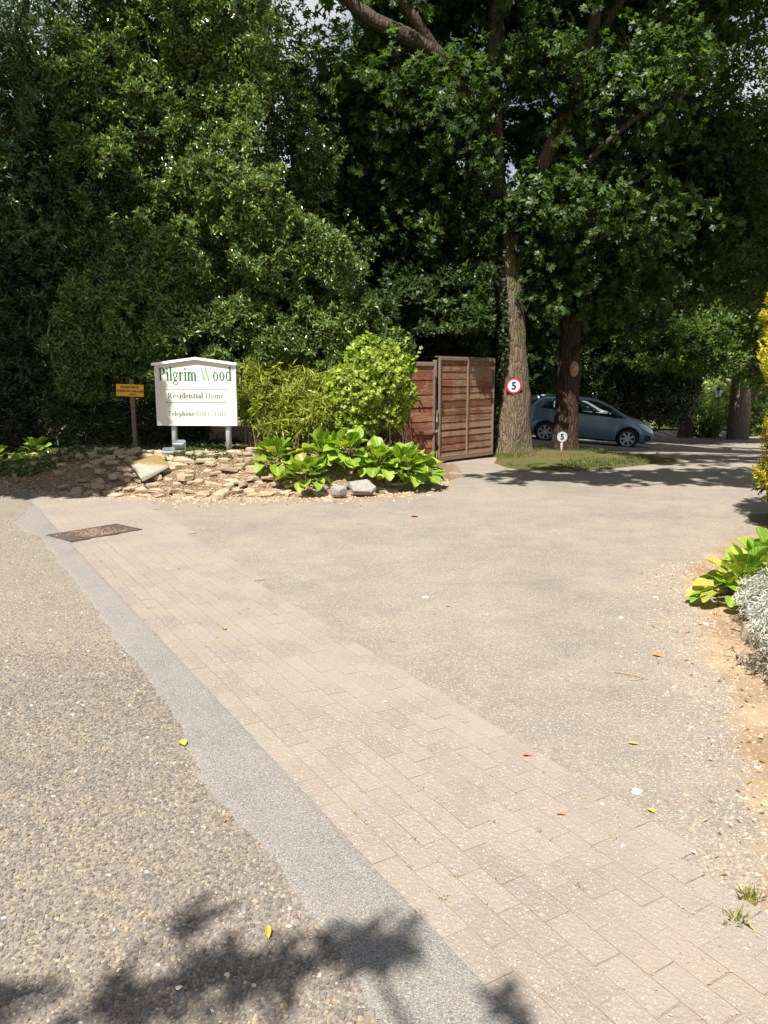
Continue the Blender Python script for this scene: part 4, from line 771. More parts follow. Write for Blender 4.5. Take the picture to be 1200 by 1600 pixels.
# ================================================================== LETTERING
def text_me(name, s, size, mat, bold=0., depth=.002, align='CENTER', sx=1.):
    cu = bpy.data.curves.new('t', 'FONT'); cu.body = s; cu.size = size; cu.align_x = align; cu.align_y = 'CENTER'; cu.extrude = depth; cu.offset = bold; cu.resolution_u = 3
    o = bpy.data.objects.new('t', cu); C.objects.link(o); dg = bpy.context.evaluated_depsgraph_get(); me = bpy.data.meshes.new_from_object(o.evaluated_get(dg)); me.name = name
    bpy.data.objects.remove(o); bpy.data.curves.remove(cu); me.transform(Matrix.Rotation(math.pi / 2, 4, 'X') @ Matrix.Diagonal((sx, 1, 1, 1))); me.materials.clear(); me.materials.append(mat); return me
class Serif:                                 # high-contrast roman letters drawn from stems, hairlines and bowls; x-height 1 unit = .5, cap 0.75
    def __init__(s): s.P = []
    def rect(s, x0, y0, x1, y1): s.P.append([(x0, y0), (x1, y0), (x1, y1), (x0, y1)])
    def bar(s, a, b, w_):
        d = Vector(b) - Vector(a); n = Vector((-d.y, d.x)).normalized() * w_ / 2; a = Vector(a); b = Vector(b); s.P.append([tuple(a - n), tuple(b - n), tuple(b + n), tuple(a + n)])
    def arc(s, cx, cy, rx, ry, a0, a1, tk=.12, th=.034, n=14):   # thick at the sides, hair at top and bottom
        for i in range(n):
            q = []
            for k in (i, i + 1):
                a = R(a0 + (a1 - a0) * k / n); w_ = th + (tk - th) * abs(math.cos(a)) ** 1.4; q.append((cx + math.cos(a) * rx, cy + math.sin(a) * ry, cx + math.cos(a) * (rx - w_), cy + math.sin(a) * (ry - (th + (tk - th) * .12))))
            s.P.append([(q[0][0], q[0][1]), (q[1][0], q[1][1]), (q[1][2], q[1][3]), (q[0][2], q[0][3])])
    def stem(s, x, y0, y1, w_=.125, top=1, bot=1, e=.045, h=.03):
        s.rect(x, y0, x + w_, y1)
        if bot: s.rect(x - e, y0, x + w_ + e, y0 + h)
        if top: s.rect(x - e, y1 - h, x + (w_ + e if top > 1 else w_), y1)
XH, CH, AS = .46, .70, .74
def glyph(c):
    s = Serif(); k = .125; w_ = .5
    if c == 'P': s.stem(.06, 0, CH, .12, 2); s.arc(.27, CH - .185, .20, .185, -90, 90, .12); s.rect(.18, CH - .02, .28, CH); s.rect(.18, CH - .37, .28, CH - .35); w_ = .53
    elif c == 'R': s.stem(.06, 0, CH, .12, 2); s.arc(.27, CH - .175, .19, .175, -90, 90, .12); s.rect(.18, CH - .02, .28, CH); s.rect(.18, CH - .35, .3, CH - .33); s.bar((.30, .34), (.48, .01), .10); s.rect(.40, 0, .58, .02); w_ = .6
    elif c == 'T': s.stem(.24, 0, CH, .12, 0); s.rect(.03, CH - .022, .57, CH); s.bar((.04, CH), (.03, CH - .16), .022); s.bar((.56, CH), (.57, CH - .16), .022); w_ = .62
    elif c == 'H': s.stem(.06, 0, CH, .12, 2); s.stem(.48, 0, CH, .12, 2); s.rect(.18, .34, .48, .362); w_ = .68
    elif c == 'W':
        s.bar((.08, CH), (.29, 0), .12); s.bar((.29, 0), (.47, CH), .022); s.bar((.40, CH), (.62, 0), .12); s.bar((.62, 0), (.82, CH), .022)
        for x in (.0, .33, .74): s.rect(x, CH - .02, x + .18, CH)
        w_ = .92
    elif c == 'i': s.stem(.05, 0, XH, k); s.arc(.10, .63, .06, .06, 0, 360, .055, .055, 10); w_ = .22
    elif c == 'l': s.stem(.05, 0, AS, k); w_ = .22
    elif c == '1': s.stem(.13, 0, CH - .06, .09); s.bar((.13, CH - .08), (.06, CH - .12), .02); w_ = .34
    elif c == 'r': s.stem(.05, 0, XH, k); s.arc(.25, .33, .12, .125, 90, 165, .06); s.arc(.31, .40, .05, .05, 0, 360, .045, .045, 10); w_ = .38
    elif c == 'n' or c == 'h': s.stem(.05, 0, AS if c == 'h' else XH, k); s.arc(.26, .30, .17, .16, 0, 150, k); s.stem(.33, 0, .31, k, 0); w_ = .50
    elif c == 'm': s.stem(.05, 0, XH, k); s.arc(.25, .30, .15, .16, 0, 150, k); s.stem(.30, 0, .31, k, 0); s.arc(.49, .30, .16, .16, 0, 150, k); s.stem(.55, 0, .31, k, 0); w_ = .72
    elif c == 'o': s.arc(.22, .23, .20, .24, 0, 360, .115, n=22); w_ = .46
    elif c == '0': s.arc(.20, .32, .17, .32, 0, 360, .10, n=22); w_ = .42
    elif c == 'd': s.arc(.20, .23, .185, .24, 60, 300, .115, n=20); s.stem(.30, 0, AS, k); w_ = .46
    elif c == 'p': s.arc(.25, .23, .185, .24, -120, 120, .115, n=20); s.stem(.05, -.22, XH, k); w_ = .48
    elif c == 'a': s.stem(.25, 0, .34, k, 0); s.arc(.19, .31, .16, .15, 0, 150, .09); s.arc(.17, .12, .14, .13, 50, 300, .10); w_ = .42
    elif c == 'e': s.arc(.21, .23, .185, .24, 0, 320, .11, n=20); s.rect(.06, .235, .39, .257); w_ = .43
    elif c == 's': s.arc(.16, .345, .12, .115, 40, 250, .07); s.arc(.17, .12, .13, .13, -140, 80, .07); s.bar((.07, .29), (.27, .19), .08); w_ = .36
    elif c == 't': s.stem(.09, .04, .60, k, 0, 0); s.rect(.02, XH - .022, .29, XH); s.arc(.21, .09, .11, .09, 180, 320, .05); w_ = .33
    elif c == 'g':
        s.arc(.19, .30, .155, .165, 0, 360, .09, n=20); s.bar((.12, .15), (.10, .05), .05); s.bar((.10, .04), (.33, .0), .09); s.arc(.20, -.12, .18, .13, 0, 360, .06, .03, n=20); s.arc(.38, .43, .05, .045, 0, 360, .04, .04, 8); w_ = .44
    elif c == '4': s.stem(.24, 0, CH - .06, .09, 0); s.rect(.02, .19, .40, .212); s.bar((.03, .20), (.27, CH - .06), .022); w_ = .44
    elif c == '8': s.arc(.19, .48, .14, .155, 0, 360, .08); s.arc(.19, .17, .17, .17, 0, 360, .09); w_ = .42
    elif c == '3': s.arc(.17, .48, .14, .155, -90, 140, .085); s.arc(.16, .17, .17, .17, -140, 90, .09); w_ = .40
    elif c == '5': s.rect(.07, .60, .32, .64); s.rect(.07, .34, .09, .62); s.arc(.17, .19, .17, .19, -140, 120, .09); w_ = .41
    elif c == '7': s.rect(.03, .60, .37, .64); s.bar((.36, .62), (.17, 0), .08); w_ = .40
    elif c == ' ': w_ = .24
    return s.P, w_
def serif_me(name, txt, width, capz, mat, sel=None, y=-.0):
    x = 0; items = []
    for i, c in enumerate(txt):
        P, w_ = glyph(c); items.append((i, x, P)); x += w_ + .03
    kx = width / x; kz = capz / CH; b = bmesh.new()
    for i, x0, P in items:
        if sel is not None and i not in sel: continue
        for q in P:
            vs_ = [b.verts.new((((px + x0) - x / 2) * kx, 0, pz * kz)) for px, pz in q]
            try: b.faces.new(vs_)
            except ValueError: pass
    for f in b.faces:
        f.normal_update()
        if f.normal.y > 0: f.normal_flip()
    me = bpy.data.meshes.new(name); b.to_mesh(me); b.free(); me.materials.append(mat); return me

# ---- big white sign
SY = 11.3; s0 = at(309, 706, SY); SG = empty('white_sign', (s0.x, SY, gz(s0.x, SY + .05) - .02), R(-1.5), 'large cream white residential home sign on two pale posts behind the rockery', 'sign')
base = SG.location
def sx(px, py, dy=0.): p = at(px, py, SY); return p.x - base.x, p.z - base.z
xl, zb = sx(248, 665); xr, _ = sx(372, 667); xl -= .02; _, zt = sx(245, 571); _, za = sx(305, 562); xm = sx(306, 560)[0]
W2 = (xr - xl) / 2; xc = (xl + xr) / 2
B().poly([(xl, zb), (xr, zb), (xr, zt), (xm, za), (xl, zt)], -.02, .02).obj('panel', MT['white'], SG)
b = B()
for (xa, z1, xb, z2) in ((xl - .03, zt - .003, xm, za), (xm, za, xr + .02, zt)):
    L_ = math.hypot(xb - xa, z2 - z1); b.box(((xa + xb) / 2, -.005, (z1 + z2) / 2 + .018), (L_ + .004, .12, .035), (0, -math.atan2(z2 - z1, xb - xa), 0))
b.obj('capping', MT['trim'], SG)
b = B(); b.box((xc, -.024, zb + .008), (2 * W2 - .01, .01, .012)); b.box((xl + .008, -.024, (zb + zt) / 2), (.012, .01, zt - zb - .04)); b.box((xr - .008, -.024, (zb + zt) / 2), (.012, .01, zt - zb - .04)); b.obj('bead', MT['trim'], SG)
for px in (272, 357):
    x_, z_ = sx(px, 706); B().cyl((x_, .055, z_ - .25), (x_, .055, zt - .05), .043, None, 16).obj('post', MT['post'], SG, True)
def place_text(me, px, py, dy=-.0245):
    x_, z_ = sx(px, py); o = obj('lettering', me, SG, (x_, dy, z_)); return o
TX, TZ = 306, 594.5; T_ = 'Pilgrim Wood'
place_text(serif_me('lettering', T_, 1.06, .185, MT['green'], set(range(12)) - {0, 8}), TX, TZ)
place_text(serif_me('lettering', T_, 1.06, .185, MT['dgreen'], {0}), TX, TZ, -.0246)
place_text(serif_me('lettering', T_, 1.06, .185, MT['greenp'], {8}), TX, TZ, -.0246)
place_text(serif_me('lettering', 'Residential Home', .82, .078, MT['dgreen'], set(range(11))), 307, 622)
place_text(serif_me('lettering', 'Residential Home', .82, .078, MT['glgreen'], set(range(11, 16))), 307, 622, -.0246)
place_text(serif_me('lettering', 'Telephone 01483 573111', .85, .066, MT['dgreen'], set(range(9))), 308.5, 649.5)
place_text(serif_me('lettering', 'Telephone 01483 573111', .85, .066, MT['glgreen'], set(range(9, 22))), 308.5, 649.5, -.0246)
for py in (608.5, 628.5):
    x_, z_ = sx(307, py); B().box((x_, -.0225, z_), (.93 if py < 620 else .88, .004, .006)).obj('rule_line', MT['pencil'], SG)
# ---- small orange sign
OY = 11.55; q = at(211, 700, OY); OS = empty('orange_sign', (q.x, OY, gz(q.x, OY) - .02), 0, 'small orange overflow car park sign on a thin wooden stake', 'sign')
q2 = at(204.5, 592, OY); dx = q2.x - q.x; H_ = q2.z - OS.location.z
B().box((0, 0, H_ / 2 - .1), (.062, .045, H_ + .2), (0, math.atan2(dx, H_), 0), .004).obj('stake', MT['postw'], OS).location = (dx / 2, .03, 0)
pc = at(203.5, 610, OY); tl = (0, R(2), 0); loc = (pc.x - q.x, -.012, pc.z - OS.location.z)
o = B().box((0, 0, 0), (.405, .006, .175)).obj('plate', MT['orange'], OS); o.location = loc; o.rotation_euler = tl
for txt, dz, sz, sx_ in (('PILGRIM WOOD', .046, .044, .85), ('OVERFLOW CAR PARK', -.012, .046, .84)):
    o2 = obj('lettering', text_me('lettering', txt, sz, MT['brownl'], .0012, .001, sx=sx_), OS, (loc[0], loc[1] - .005, loc[2] + dz), tl)
o2 = B().poly([(-.03, .0), (-.012, .012), (-.012, .006), (.09, .006), (.09, -.006), (-.012, -.006), (-.012, -.012)], -.001, .001).obj('arrow', MT['brownl'], OS); o2.location = (loc[0] + .005, loc[1] - .005, loc[2] - .055); o2.rotation_euler = tl
for dz in (.078, -.082): B().cyl((loc[0] + .005, loc[1] - .008, loc[2] + dz), (loc[0] + .005, loc[1], loc[2] + dz), .007, None, 8).obj('screw', MT['alu'], OS)
# ---- floodlights
def flood(loc, rz, tilt, label):
    t = empty('floodlight', loc, rz, label, 'light', 'floodlights at the foot of the sign'); hd = B().box((0, 0, 0), (.165, .075, .11), None, .012).obj('housing', MT['alu'], t); hd.location = (0, 0, .09); hd.rotation_euler = (tilt, 0, 0)
    o = B().box((0, -.04, 0), (.14, .006, .085)).obj('lens', MT['fglass'], hd); b = B()
    for i in range(5): b.box((0, .045, -.04 + i * .02), (.15, .02, .005))
    b.obj('fins', MT['alu'], hd); b = B(); b.box((-.09, 0, .045), (.006, .03, .11)); b.box((.09, 0, .045), (.006, .03, .11)); b.box((0, 0, -.005), (.186, .04, .008)); b.obj('bracket', MT['alu'], t); return t
p = at(264, 712, 10.95); flood((p.x, p.y, p.z - .03), .15, -1.0, 'grey floodlight sitting on the stones just right of the mossy slab'); p = at(281, 700, 11.1); flood((p.x, p.y, p.z - .03), -.2, -1.1, 'pale floodlight at the foot of the left sign post')
# ---- gate panels
def lap_panel(name, A, Bp, zt_, zb_, nsl, label, mid=True, latch=False, cat='gate', group=None):
    A = Vector(A); Bp = Vector(Bp); d = Bp - A; Lp = d.xy.length; t = empty(name, (A.x, A.y, zb_), math.atan2(d.y, d.x), label, cat, group); H = zt_ - zb_; random.seed(int(A.x * 100) + 7)
    vv = []
    for v in range(4):
        bb = bmesh.new(); N = 10; wv = [random.uniform(-.006, .006) for _ in range(N + 1)]
        for i in range(N + 1):
            x_ = i / N * (Lp - .06)
            for (yy, z_) in ((-.003, 0), (-.012, H / nsl * 1.22), (.004, H / nsl * 1.22), (.006, 0)): bb.verts.new((x_, yy - (.016 if z_ == 0 else 0), z_ + (wv[i] if z_ == 0 else 0)))
        bb.verts.ensure_lookup_table(); q = bb.verts
        for i in range(N):
            for a in range(4): bb.faces.new((q[i * 4 + a], q[i * 4 + (a + 1) % 4], q[i * 4 + 4 + (a + 1) % 4], q[i * 4 + 4 + a]))
        bmesh.ops.recalc_face_normals(bb, faces=bb.faces); me = bpy.data.meshes.new('slat'); bb.to_mesh(me); bb.free(); me.materials.append(MT['slat']); vv.append(me)
    for i in range(nsl):
        z_ = .05 + (H - .11) * i / nsl; obj('slat', random.choice(vv), t, (.03, random.uniform(-.003, .003) + (.006 if i % 2 else 0), z_), (random.gauss(0, .012), random.gauss(0, .004), 0))
    B().box((Lp / 2, -.018, H - .035), (Lp, .045, .06), None, .004).obj('top_rail', MT['batten'], t); B().box((Lp / 2, -.018, .045), (Lp - .004, .043, .09), None, .004).obj('bottom_rail', MT['batten'], t)
    for x_ in ([.02, Lp / 2, Lp - .02] if mid else [.02, Lp - .02]): B().box((x_, -.021, H / 2), (.036, .05, H - .01), None, .004).obj('batten', MT['batten'], t)
    B().box((Lp / 2, .03, H + .002), (Lp + .02, .09, .018)).obj('capping', MT['batten'], t)
    return t
ga = at(683, 715, 14.4); gb = at(767.5, 708, 15.75)
G1 = lap_panel('wooden_gate', (ga.x, ga.y, 0), (gb.x, gb.y, 0), 1.98, .05, 27, 'weathered right-hand wooden gate leaf with centre batten, next to the forked tree')
ga2 = at(677, 715, 14.25); gc = Vector((-.62, 13.2, 0))
G2 = lap_panel('wooden_gate', (gc.x, gc.y, 0), (ga2.x, ga2.y, 0), 1.87, .02, 14, 'smoother red-brown left-hand wooden gate leaf partly hidden by the round bush', False)
pp = B().box((0, 0, .93), (.075, .075, 1.98), None, .006).obj('gate_post', MT['batten'], label='narrow wooden post between the two gate leaves', cat='post'); pp.location = (ga.x - .055, ga.y + .08, 0)
Lg = (Vector((ga2.x, ga2.y, 0)) - gc).length
B().box((Lg - .16, -.055, .60), (.34, .02, .035)).obj('latch', MT['batten'], G2); B().cyl((Lg - .005, -.06, 1.0), (Lg - .005, -.06, 1.22), .011, None, 8).obj('handle', MT['iron'], G2); B().cyl((.05, -.05, 1.0), (.05, -.05, 1.2), .012, None, 8).obj('hinge', MT['iron'], G1)
b = B(); b.cyl((.07, -.03, -.02), (.07, .02, -.02), .035, None, 14); b.obj('castor', MT['iron'], G1)
# ---- round 5 signs
def round5(name, loc, r, rim, label, post=None, rz=0.):
    t = empty(name, loc, rz, label, 'sign'); B().cyl((0, 0, 0), (0, .008, 0), r, None, 40).obj('plate', MT['red'] if rim else MT['signg'], t)
    if rim: B().cyl((0, -.003, 0), (0, .002, 0), r * .78, None, 40).obj('face', MT['signw'], t)
    obj('numeral', text_me('numeral', '5', r * (1.35 if rim else 1.55), MT['black'], r * .045, .001), t, (0, -.005, -.005))
    if post: B().cyl((0, .03, -post), (0, .03, r * .6), .022, None, 12).obj('post', MT['post'], t, True)
    return t
p = at(803, 603, TBY - .36); round5('speed_sign', p, .158, True, 'round sign with a red rim and black 5 fixed to the forked tree trunk'); p = at(878.5, 682.5, T2Y - .6); round5('speed_sign', p, .108, False, 'small plain white round sign with a 5 on a short post before the red-brown trunk', .46)
# ---- drain grate
gc_ = Vector((-3.0, 7.83, .016)); ga_ = math.atan2(.625, .515) - 0.0
ga_ = math.atan2(8.337 - 7.712, -2.895 + 3.419); DG_ = empty('drain_grate', gc_, ga_, 'rusty iron drain grate set in the paving', 'drain')
b = B(); Wd, Hd = .80, .47
for sgn in (-1, 1): b.box((0, sgn * Hd / 2, 0), (Wd, .022, .014)); b.box((sgn * (Wd / 2 - .011), 0, 0), (.022, Hd - .024, .014))
b.box((0, 0, 0), (.03, Hd - .024, .012)); b.obj('frame', MT['rust'], DG_); bar = B().box((0, 0, 0), (.017, Hd - .026, .012), None, .002).me('bar', MT['rust'])
for i in range(24):
    x_ = -Wd / 2 + .04 + i * (Wd - .08) / 23
    if abs(x_) > .022: obj('bar', bar, DG_, (x_, 0, random.uniform(-.001, .001)))
B().box((0, 0, -.0105), (Wd - .01, Hd - .01, .003)).obj('pit', MT['iron'], DG_)
n = 420; x = rng.normal(0, .13, n).clip(-.36, .36); y = rng.uniform(-.2, .2, n); ca_, sa_ = math.cos(ga_), math.sin(ga_); P = np.stack([gc_.x + x * ca_ - y * sa_, gc_.y + x * sa_ + y * ca_, np.full(n, .021)], -1)
rubble('silt', P, .004, .02, (.14, .09, .06), (.26, .18, .12), 'dried silt clogging the middle of the drain grate')
# ---- lamp post
lb = grz(1118, 681); LP = empty('lamp_post', lb, 0, 'black lamp post with a lantern at the far side of the lane', 'lamp post'); lh = (at(1118, 622, lb.y) - lb).z
B().cyl((0, 0, 0), (0, 0, .35), .10, .075, 12).cyl((0, 0, .35), (0, 0, lh), .05, .035, 12).obj('post', MT['black'], LP, True); b = B(); b.cyl((0, 0, lh), (0, 0, lh + .05), .09, .12, 6); b.cyl((0, 0, lh + .36), (0, 0, lh + .48), .19, .03, 6); b.cyl((0, 0, lh + .48), (0, 0, lh + .55), .02, .01, 6)
for i in range(6): a = i * math.pi / 3; b.cyl((.115 * math.cos(a), .115 * math.sin(a), lh + .05), (.165 * math.cos(a), .165 * math.sin(a), lh + .36), .01, None, 4)
b.obj('lantern_frame', MT['black'], LP); B().cyl((0, 0, lh + .052), (0, 0, lh + .358), .105, .155, 6).obj('lantern_glass', MT['lamp'], LP)

# ================================================================== CARS
def pip(x, z, poly):
    ins = False; j = len(poly) - 1
    for i in range(len(poly)):
        (xi, zi), (xj, zj) = poly[i], poly[j]
        if (zi > z) != (zj > z) and x < (xj - xi) * (z - zi) / (zj - zi) + xi: ins = not ins
        j = i
    return ins
TOPX = [-2.0, -1.985, -1.95, -1.88, -1.76, -1.58, -1.38, -1.0, -.5, -.1, .2, .5, .8, 1.05, 1.2, 1.5, 1.75, 1.88, 1.95, 2.0]
TOPZ = [.62, .82, .97, 1.07, 1.20, 1.345, 1.42, 1.46, 1.47, 1.46, 1.43, 1.32, 1.17, 1.03, .975, .895, .79, .70, .62, .5]
def belt(x): return np.interp(x, [-2, -1.4, 0, 1.1], [1.07, 1.03, .945, .87])
def hatch(paint, loc, rz, rx_, label, group):
    t = empty('hatchback_car', loc, rz, label, 'car', group); t.rotation_euler = (0, rx_, rz); t.scale = (.965, .965, .965)
    N = 150; xs = np.concatenate([np.linspace(-2, -1.85, 10)[:-1], np.linspace(-1.85, 1.85, N), np.linspace(1.85, 2., 10)[1:]]); nz = 44; nyy = 14
    Wq = lambda x: .845 * (1 - min(1, abs(x) / 2.03) ** 7 * (.42 if x > 0 else .30)) - (.0 if x > -1.2 else .02)
    def zb_(x):
        z = .19 + (.05 if abs(x) > 1.75 else 0)
        for c in (-1.305, 1.205):
            if abs(x - c) < .365: z = max(z, .31 + math.sqrt(.365 ** 2 - (x - c) ** 2))
        return z
    def wz(x, z):
        bl = float(belt(x)); w0 = Wq(x); zt_ = np.interp(x, TOPX, TOPZ)
        w_ = w0 * (1 - .07 * max(0, (.55 - z) / .4) ** 2 - .03 * max(0, z - .6))
        if z > bl and -1.95 < x < 1.1: w_ -= (z - bl) / .56 * .19
        if z > zt_ - .07: w_ -= .05 * ((z - zt_ + .07) / .07) ** 2
        for c in (-1.305, 1.205):                       # flared arches
            dd = math.hypot(x - c, z - .31); w_ += .018 * max(0, 1 - abs(dd - .40) / .07)
        return w_
    V = []; idx = {}
    cols = []
    for i, x in enumerate(xs):
        zt_ = float(np.interp(x, TOPX, TOPZ)); z0 = min(zb_(x), zt_ - .05); zs = [z0 + (zt_ - z0) * j / nz for j in range(nz + 1)]
        ring = [(x, -wz(x, z), z) for z in zs]; wt = wz(x, zt_)
        ring += [(x, -wt + 2 * wt * j / nyy, zt_ + .035 * (1 - (2 * j / nyy - 1) ** 2) * (1 if x < .1 else .7)) for j in range(1, nyy)]
        ring += [(x, wz(x, z), z) for z in zs[::-1]]; cols.append(ring)
    V = np.array(cols); r, c, _ = V.shape; fv = {k: [] for k in ('body', 'window', 'windscreen', 'rear_window', 'headlight', 'tail_light', 'lower_trim', 'door')}
    WF = [(-.50, .985), (-.47, 1.38), (-.05, 1.38), (.28, 1.32), (.60, 1.19), (1.0, .94)]; WR = [(-1.50, 1.07), (-1.30, 1.25), (-1.0, 1.345), (-.58, 1.375), (-.60, .995)]
    HL = [(1.45, .80), (1.70, .77), (1.99, .60), (1.97, .52), (1.80, .56), (1.62, .66)]; TL = [(-2.1, 1.07), (-1.80, 1.10), (-1.72, .98), (-1.86, .86), (-2.1, .82)]
    FG = [(1.70, .28), (1.93, .28), (1.9, .44), (1.74, .46)]; DR = [(-.52, .30), (-.54, .96), (-.53, .97), (1.02, .90), (1.02, .60), (.84, .32)]
    for i in range(r - 1):
        for j in range(c - 1):
            a = (i * c + j, i * c + j + 1, (i + 1) * c + j + 1, (i + 1) * c + j); cx, cy, cz = V[[i, i, i + 1, i + 1], [j, j + 1, j, j + 1]].mean(0); side = j < nz or j >= nz + nyy
            k = 'body'
            if side:
                if pip(cx, cz, WF) or pip(cx, cz, WR): k = 'window'
                elif pip(cx, cz, HL): k = 'headlight'
                elif pip(cx, cz, TL): k = 'tail_light'
                elif pip(cx, cz, FG) or (cz < .245 and abs(cx) < 1.9): k = 'lower_trim'
                elif pip(cx, cz, DR): k = 'door'
            else:
                ww = wz(cx, cz)
                if .17 < cx < 1.0 and abs(cy) < ww - .045: k = 'windscreen'
                elif -1.88 < cx < -1.48 and abs(cy) < ww - .09: k = 'rear_window'
            fv[k].append(a)
    Vf = [tuple(v) for v in V.reshape(-1, 3)]; mm = dict(body=paint, window=MT['glass'], windscreen=MT['glass'], rear_window=MT['glass'], headlight=MT['lamp'], tail_light=MT['tail'], lower_trim=MT['trimblk'], door=paint)
    # end caps
    fv['body'].append(tuple(range(c))); fv['body'].append(tuple((r - 1) * c + j for j in range(c))[::-1])
    for k, fs in fv.items():
        for sd_ in ((-1, 1) if k in ('window', 'headlight', 'tail_light', 'door', 'lower_trim') else (0,)):
            ff = [f for f in fs if sd_ == 0 or sd_ * V.reshape(-1, 3)[f[0]][1] > 0]
            groups = [ff] if k != 'window' else [[f for f in ff if Vf[f[0]][0] > -.55], [f for f in ff if Vf[f[0]][0] <= -.55]]
            for gq in groups:
                if not gq: continue
                us = sorted({i for f in gq for i in f}); mp_ = {u: n for n, u in enumerate(us)}; o = obj(k, pym(k, [Vf[u] for u in us], [tuple(mp_[i] for i in f) for f in gq], mm[k], True), t)
    # wheels
    def lathe(prof, seg=32):
        V2 = []; F2 = []; n_ = len(prof)
        for s in range(seg):
            a = 2 * math.pi * s / seg
            for (rr, yy) in prof: V2.append((rr * math.cos(a), yy, rr * math.sin(a)))
        for s in range(seg):
            for i in range(n_ - 1): F2.append((s * n_ + i, s * n_ + i + 1, ((s + 1) % seg) * n_ + i + 1, ((s + 1) % seg) * n_ + i))
        return V2, F2
    tv = pym('tyre', *lathe([(.215, -.085), (.26, -.10), (.30, -.09), (.312, -.05), (.312, .05), (.30, .09), (.26, .10), (.215, .085)]), MT['rubber'], True)
    b = B(); V2, F2 = lathe([(.222, -.088), (.205, -.082), (.195, -.06), (.195, .07), (.222, .085)])
    for v in V2: b.b.verts.new(v)
    b.b.verts.ensure_lookup_table()
    for f in F2: b.b.faces.new([b.b.verts[i] for i in f])
    b.cyl((0, -.082, 0), (0, -.03, 0), .05, None, 16)
    for i in range(7): a = 2 * math.pi * i / 7; b.box((.125 * math.cos(a), -.07, .125 * math.sin(a)), (.17, .022, .062), (0, -a, 0), .006)
    rm = b.me('rim', MT['alloy'], False); dk = B().cyl((0, -.02, 0), (0, 0, 0), .2, None, 24).me('brake_disc', MT['iron'])
    for wx in (-1.305, 1.205):
        for sgn in (-1, 1):
            wh = bpy.data.objects.new('wheel', tv); link(wh, t); wh.location = (wx, sgn * .745, .31); wh.rotation_euler = (0, random.random(), 0 if sgn < 0 else math.pi); obj('rim', rm, wh); obj('brake_disc', dk, wh)
        B().cyl((wx, -.66, .36), (wx, .66, .36), .36, None, 24).obj('wheel_well', MT['trimblk'], t)
    b = B(); b.box((0, 0, .28), (3.5, 1.38, .14)); b.box((.95, 0, .72), (.45, 1.42, .32)); b.box((-1.45, 0, .6), (.7, 1.3, .6)); b.obj('floor_and_dash', MT['interior'], t)
    for sx_, sy in ((.05, -.36), (.05, .36), (-.85, -.32), (-.85, .32)):
        b = B(); b.box((sx_, sy, .50), (.5, .48, .16), None, .04); b.box((sx_ - .27, sy, .80), (.12, .46, .58), (0, -.22, 0), .04); b.box((sx_ - .36, sy, 1.14), (.09, .24, .16), (0, -.15, 0), .03); b.obj('seat', MT['interior'], t)
    b = B(); V2, F2 = lathe([(.17, 0), (.185, .012), (.20, 0), (.185, -.012), (.17, 0)], 20)
    for v in V2: b.b.verts.new((v[1] + .58, v[0] - .36, v[2] + .93))
    b.b.verts.ensure_lookup_table()
    for f in F2: b.b.faces.new([b.b.verts[i] for i in f])
    b.obj('steering_wheel', MT['trimblk'], t)
    for sgn in (-1, 1):
        b = B(); bmesh.ops.create_uvsphere(b.b, u_segments=12, v_segments=8, radius=1); bmesh.ops.transform(b.b, matrix=Matrix.Translation((.80, sgn * .90, 1.0)) @ Matrix.Diagonal((.07, .10, .075, 1)), verts=b.b.verts); b.cyl((.84, sgn * .78, .96), (.82, sgn * .86, .97), .02, None, 6); b.obj('wing_mirror', paint if sgn > 0 else MT['trimblk'], t, True)
        B().box((-.36, sgn * .848, .80), (.17, .03, .028), None, .008).obj('door_handle', paint, t)
        b = B()
        for (xa, za), (xb, zb2) in zip(DR, DR[1:] + DR[:1]):
            if za > .88 and zb2 > .88: continue
            pa = Vector((xa, sgn * (wz(xa, za) + .001), za)); pb = Vector((xb, sgn * (wz(xb, zb2) + .001), zb2))
            for q in range(6): b.cyl(Vector((pa.x + (pb.x - pa.x) * q / 6, sgn * (wz(pa.x + (pb.x - pa.x) * q / 6, pa.z + (pb.z - pa.z) * q / 6)), pa.z + (pb.z - pa.z) * q / 6)), Vector((pa.x + (pb.x - pa.x) * (q + 1) / 6, sgn * (wz(pa.x + (pb.x - pa.x) * (q + 1) / 6, pa.z + (pb.z - pa.z) * (q + 1) / 6)), pa.z + (pb.z - pa.z) * (q + 1) / 6)), .005, None, 4)
        b.obj('door_seam', MT['trimblk'], t)
        b = B()
        for PL in (WF, WR):
            for (xa, za), (xb, zb2) in zip(PL, PL[1:] + PL[:1]): b.cyl((xa, sgn * (wz(xa, za) + .001), za), (xb, sgn * (wz(xb, zb2) + .001), zb2), .012, None, 5)
        b.obj('window_seal', MT['trimblk'], t)
    B().cyl((-.95, 0, 1.51), (-.72 - .45, 0, 1.72), .006, .004, 5).obj('aerial', MT['trimblk'], t)
    B().box((1.985, 0, .36), (.05, .9, .16), None, .01).obj('grille', MT['trimblk'], t)
    return t
pr = at(849, 687, 24.35); pf = at(975, 698, 23.8); d = pf - pr; mid = pr + d * (1.305 / 2.51); yaw = math.atan2(d.y, d.x)
mid.x += .02
hatch(MT['blue'], mid, yaw, math.atan2(pr.z - pf.z, d.xy.length), 'blue-grey three-door hatchback parked behind the red-brown trunk', 'cars parked behind the trees')
p = at(885, 672, 27.2); hatch(MT['silv'], (p.x, p.y, float(terr(p.x, p.y)) + .05), yaw + .1, 0.03, 'silver car mostly hidden behind the blue-grey hatchback', 'cars parked behind the trees')

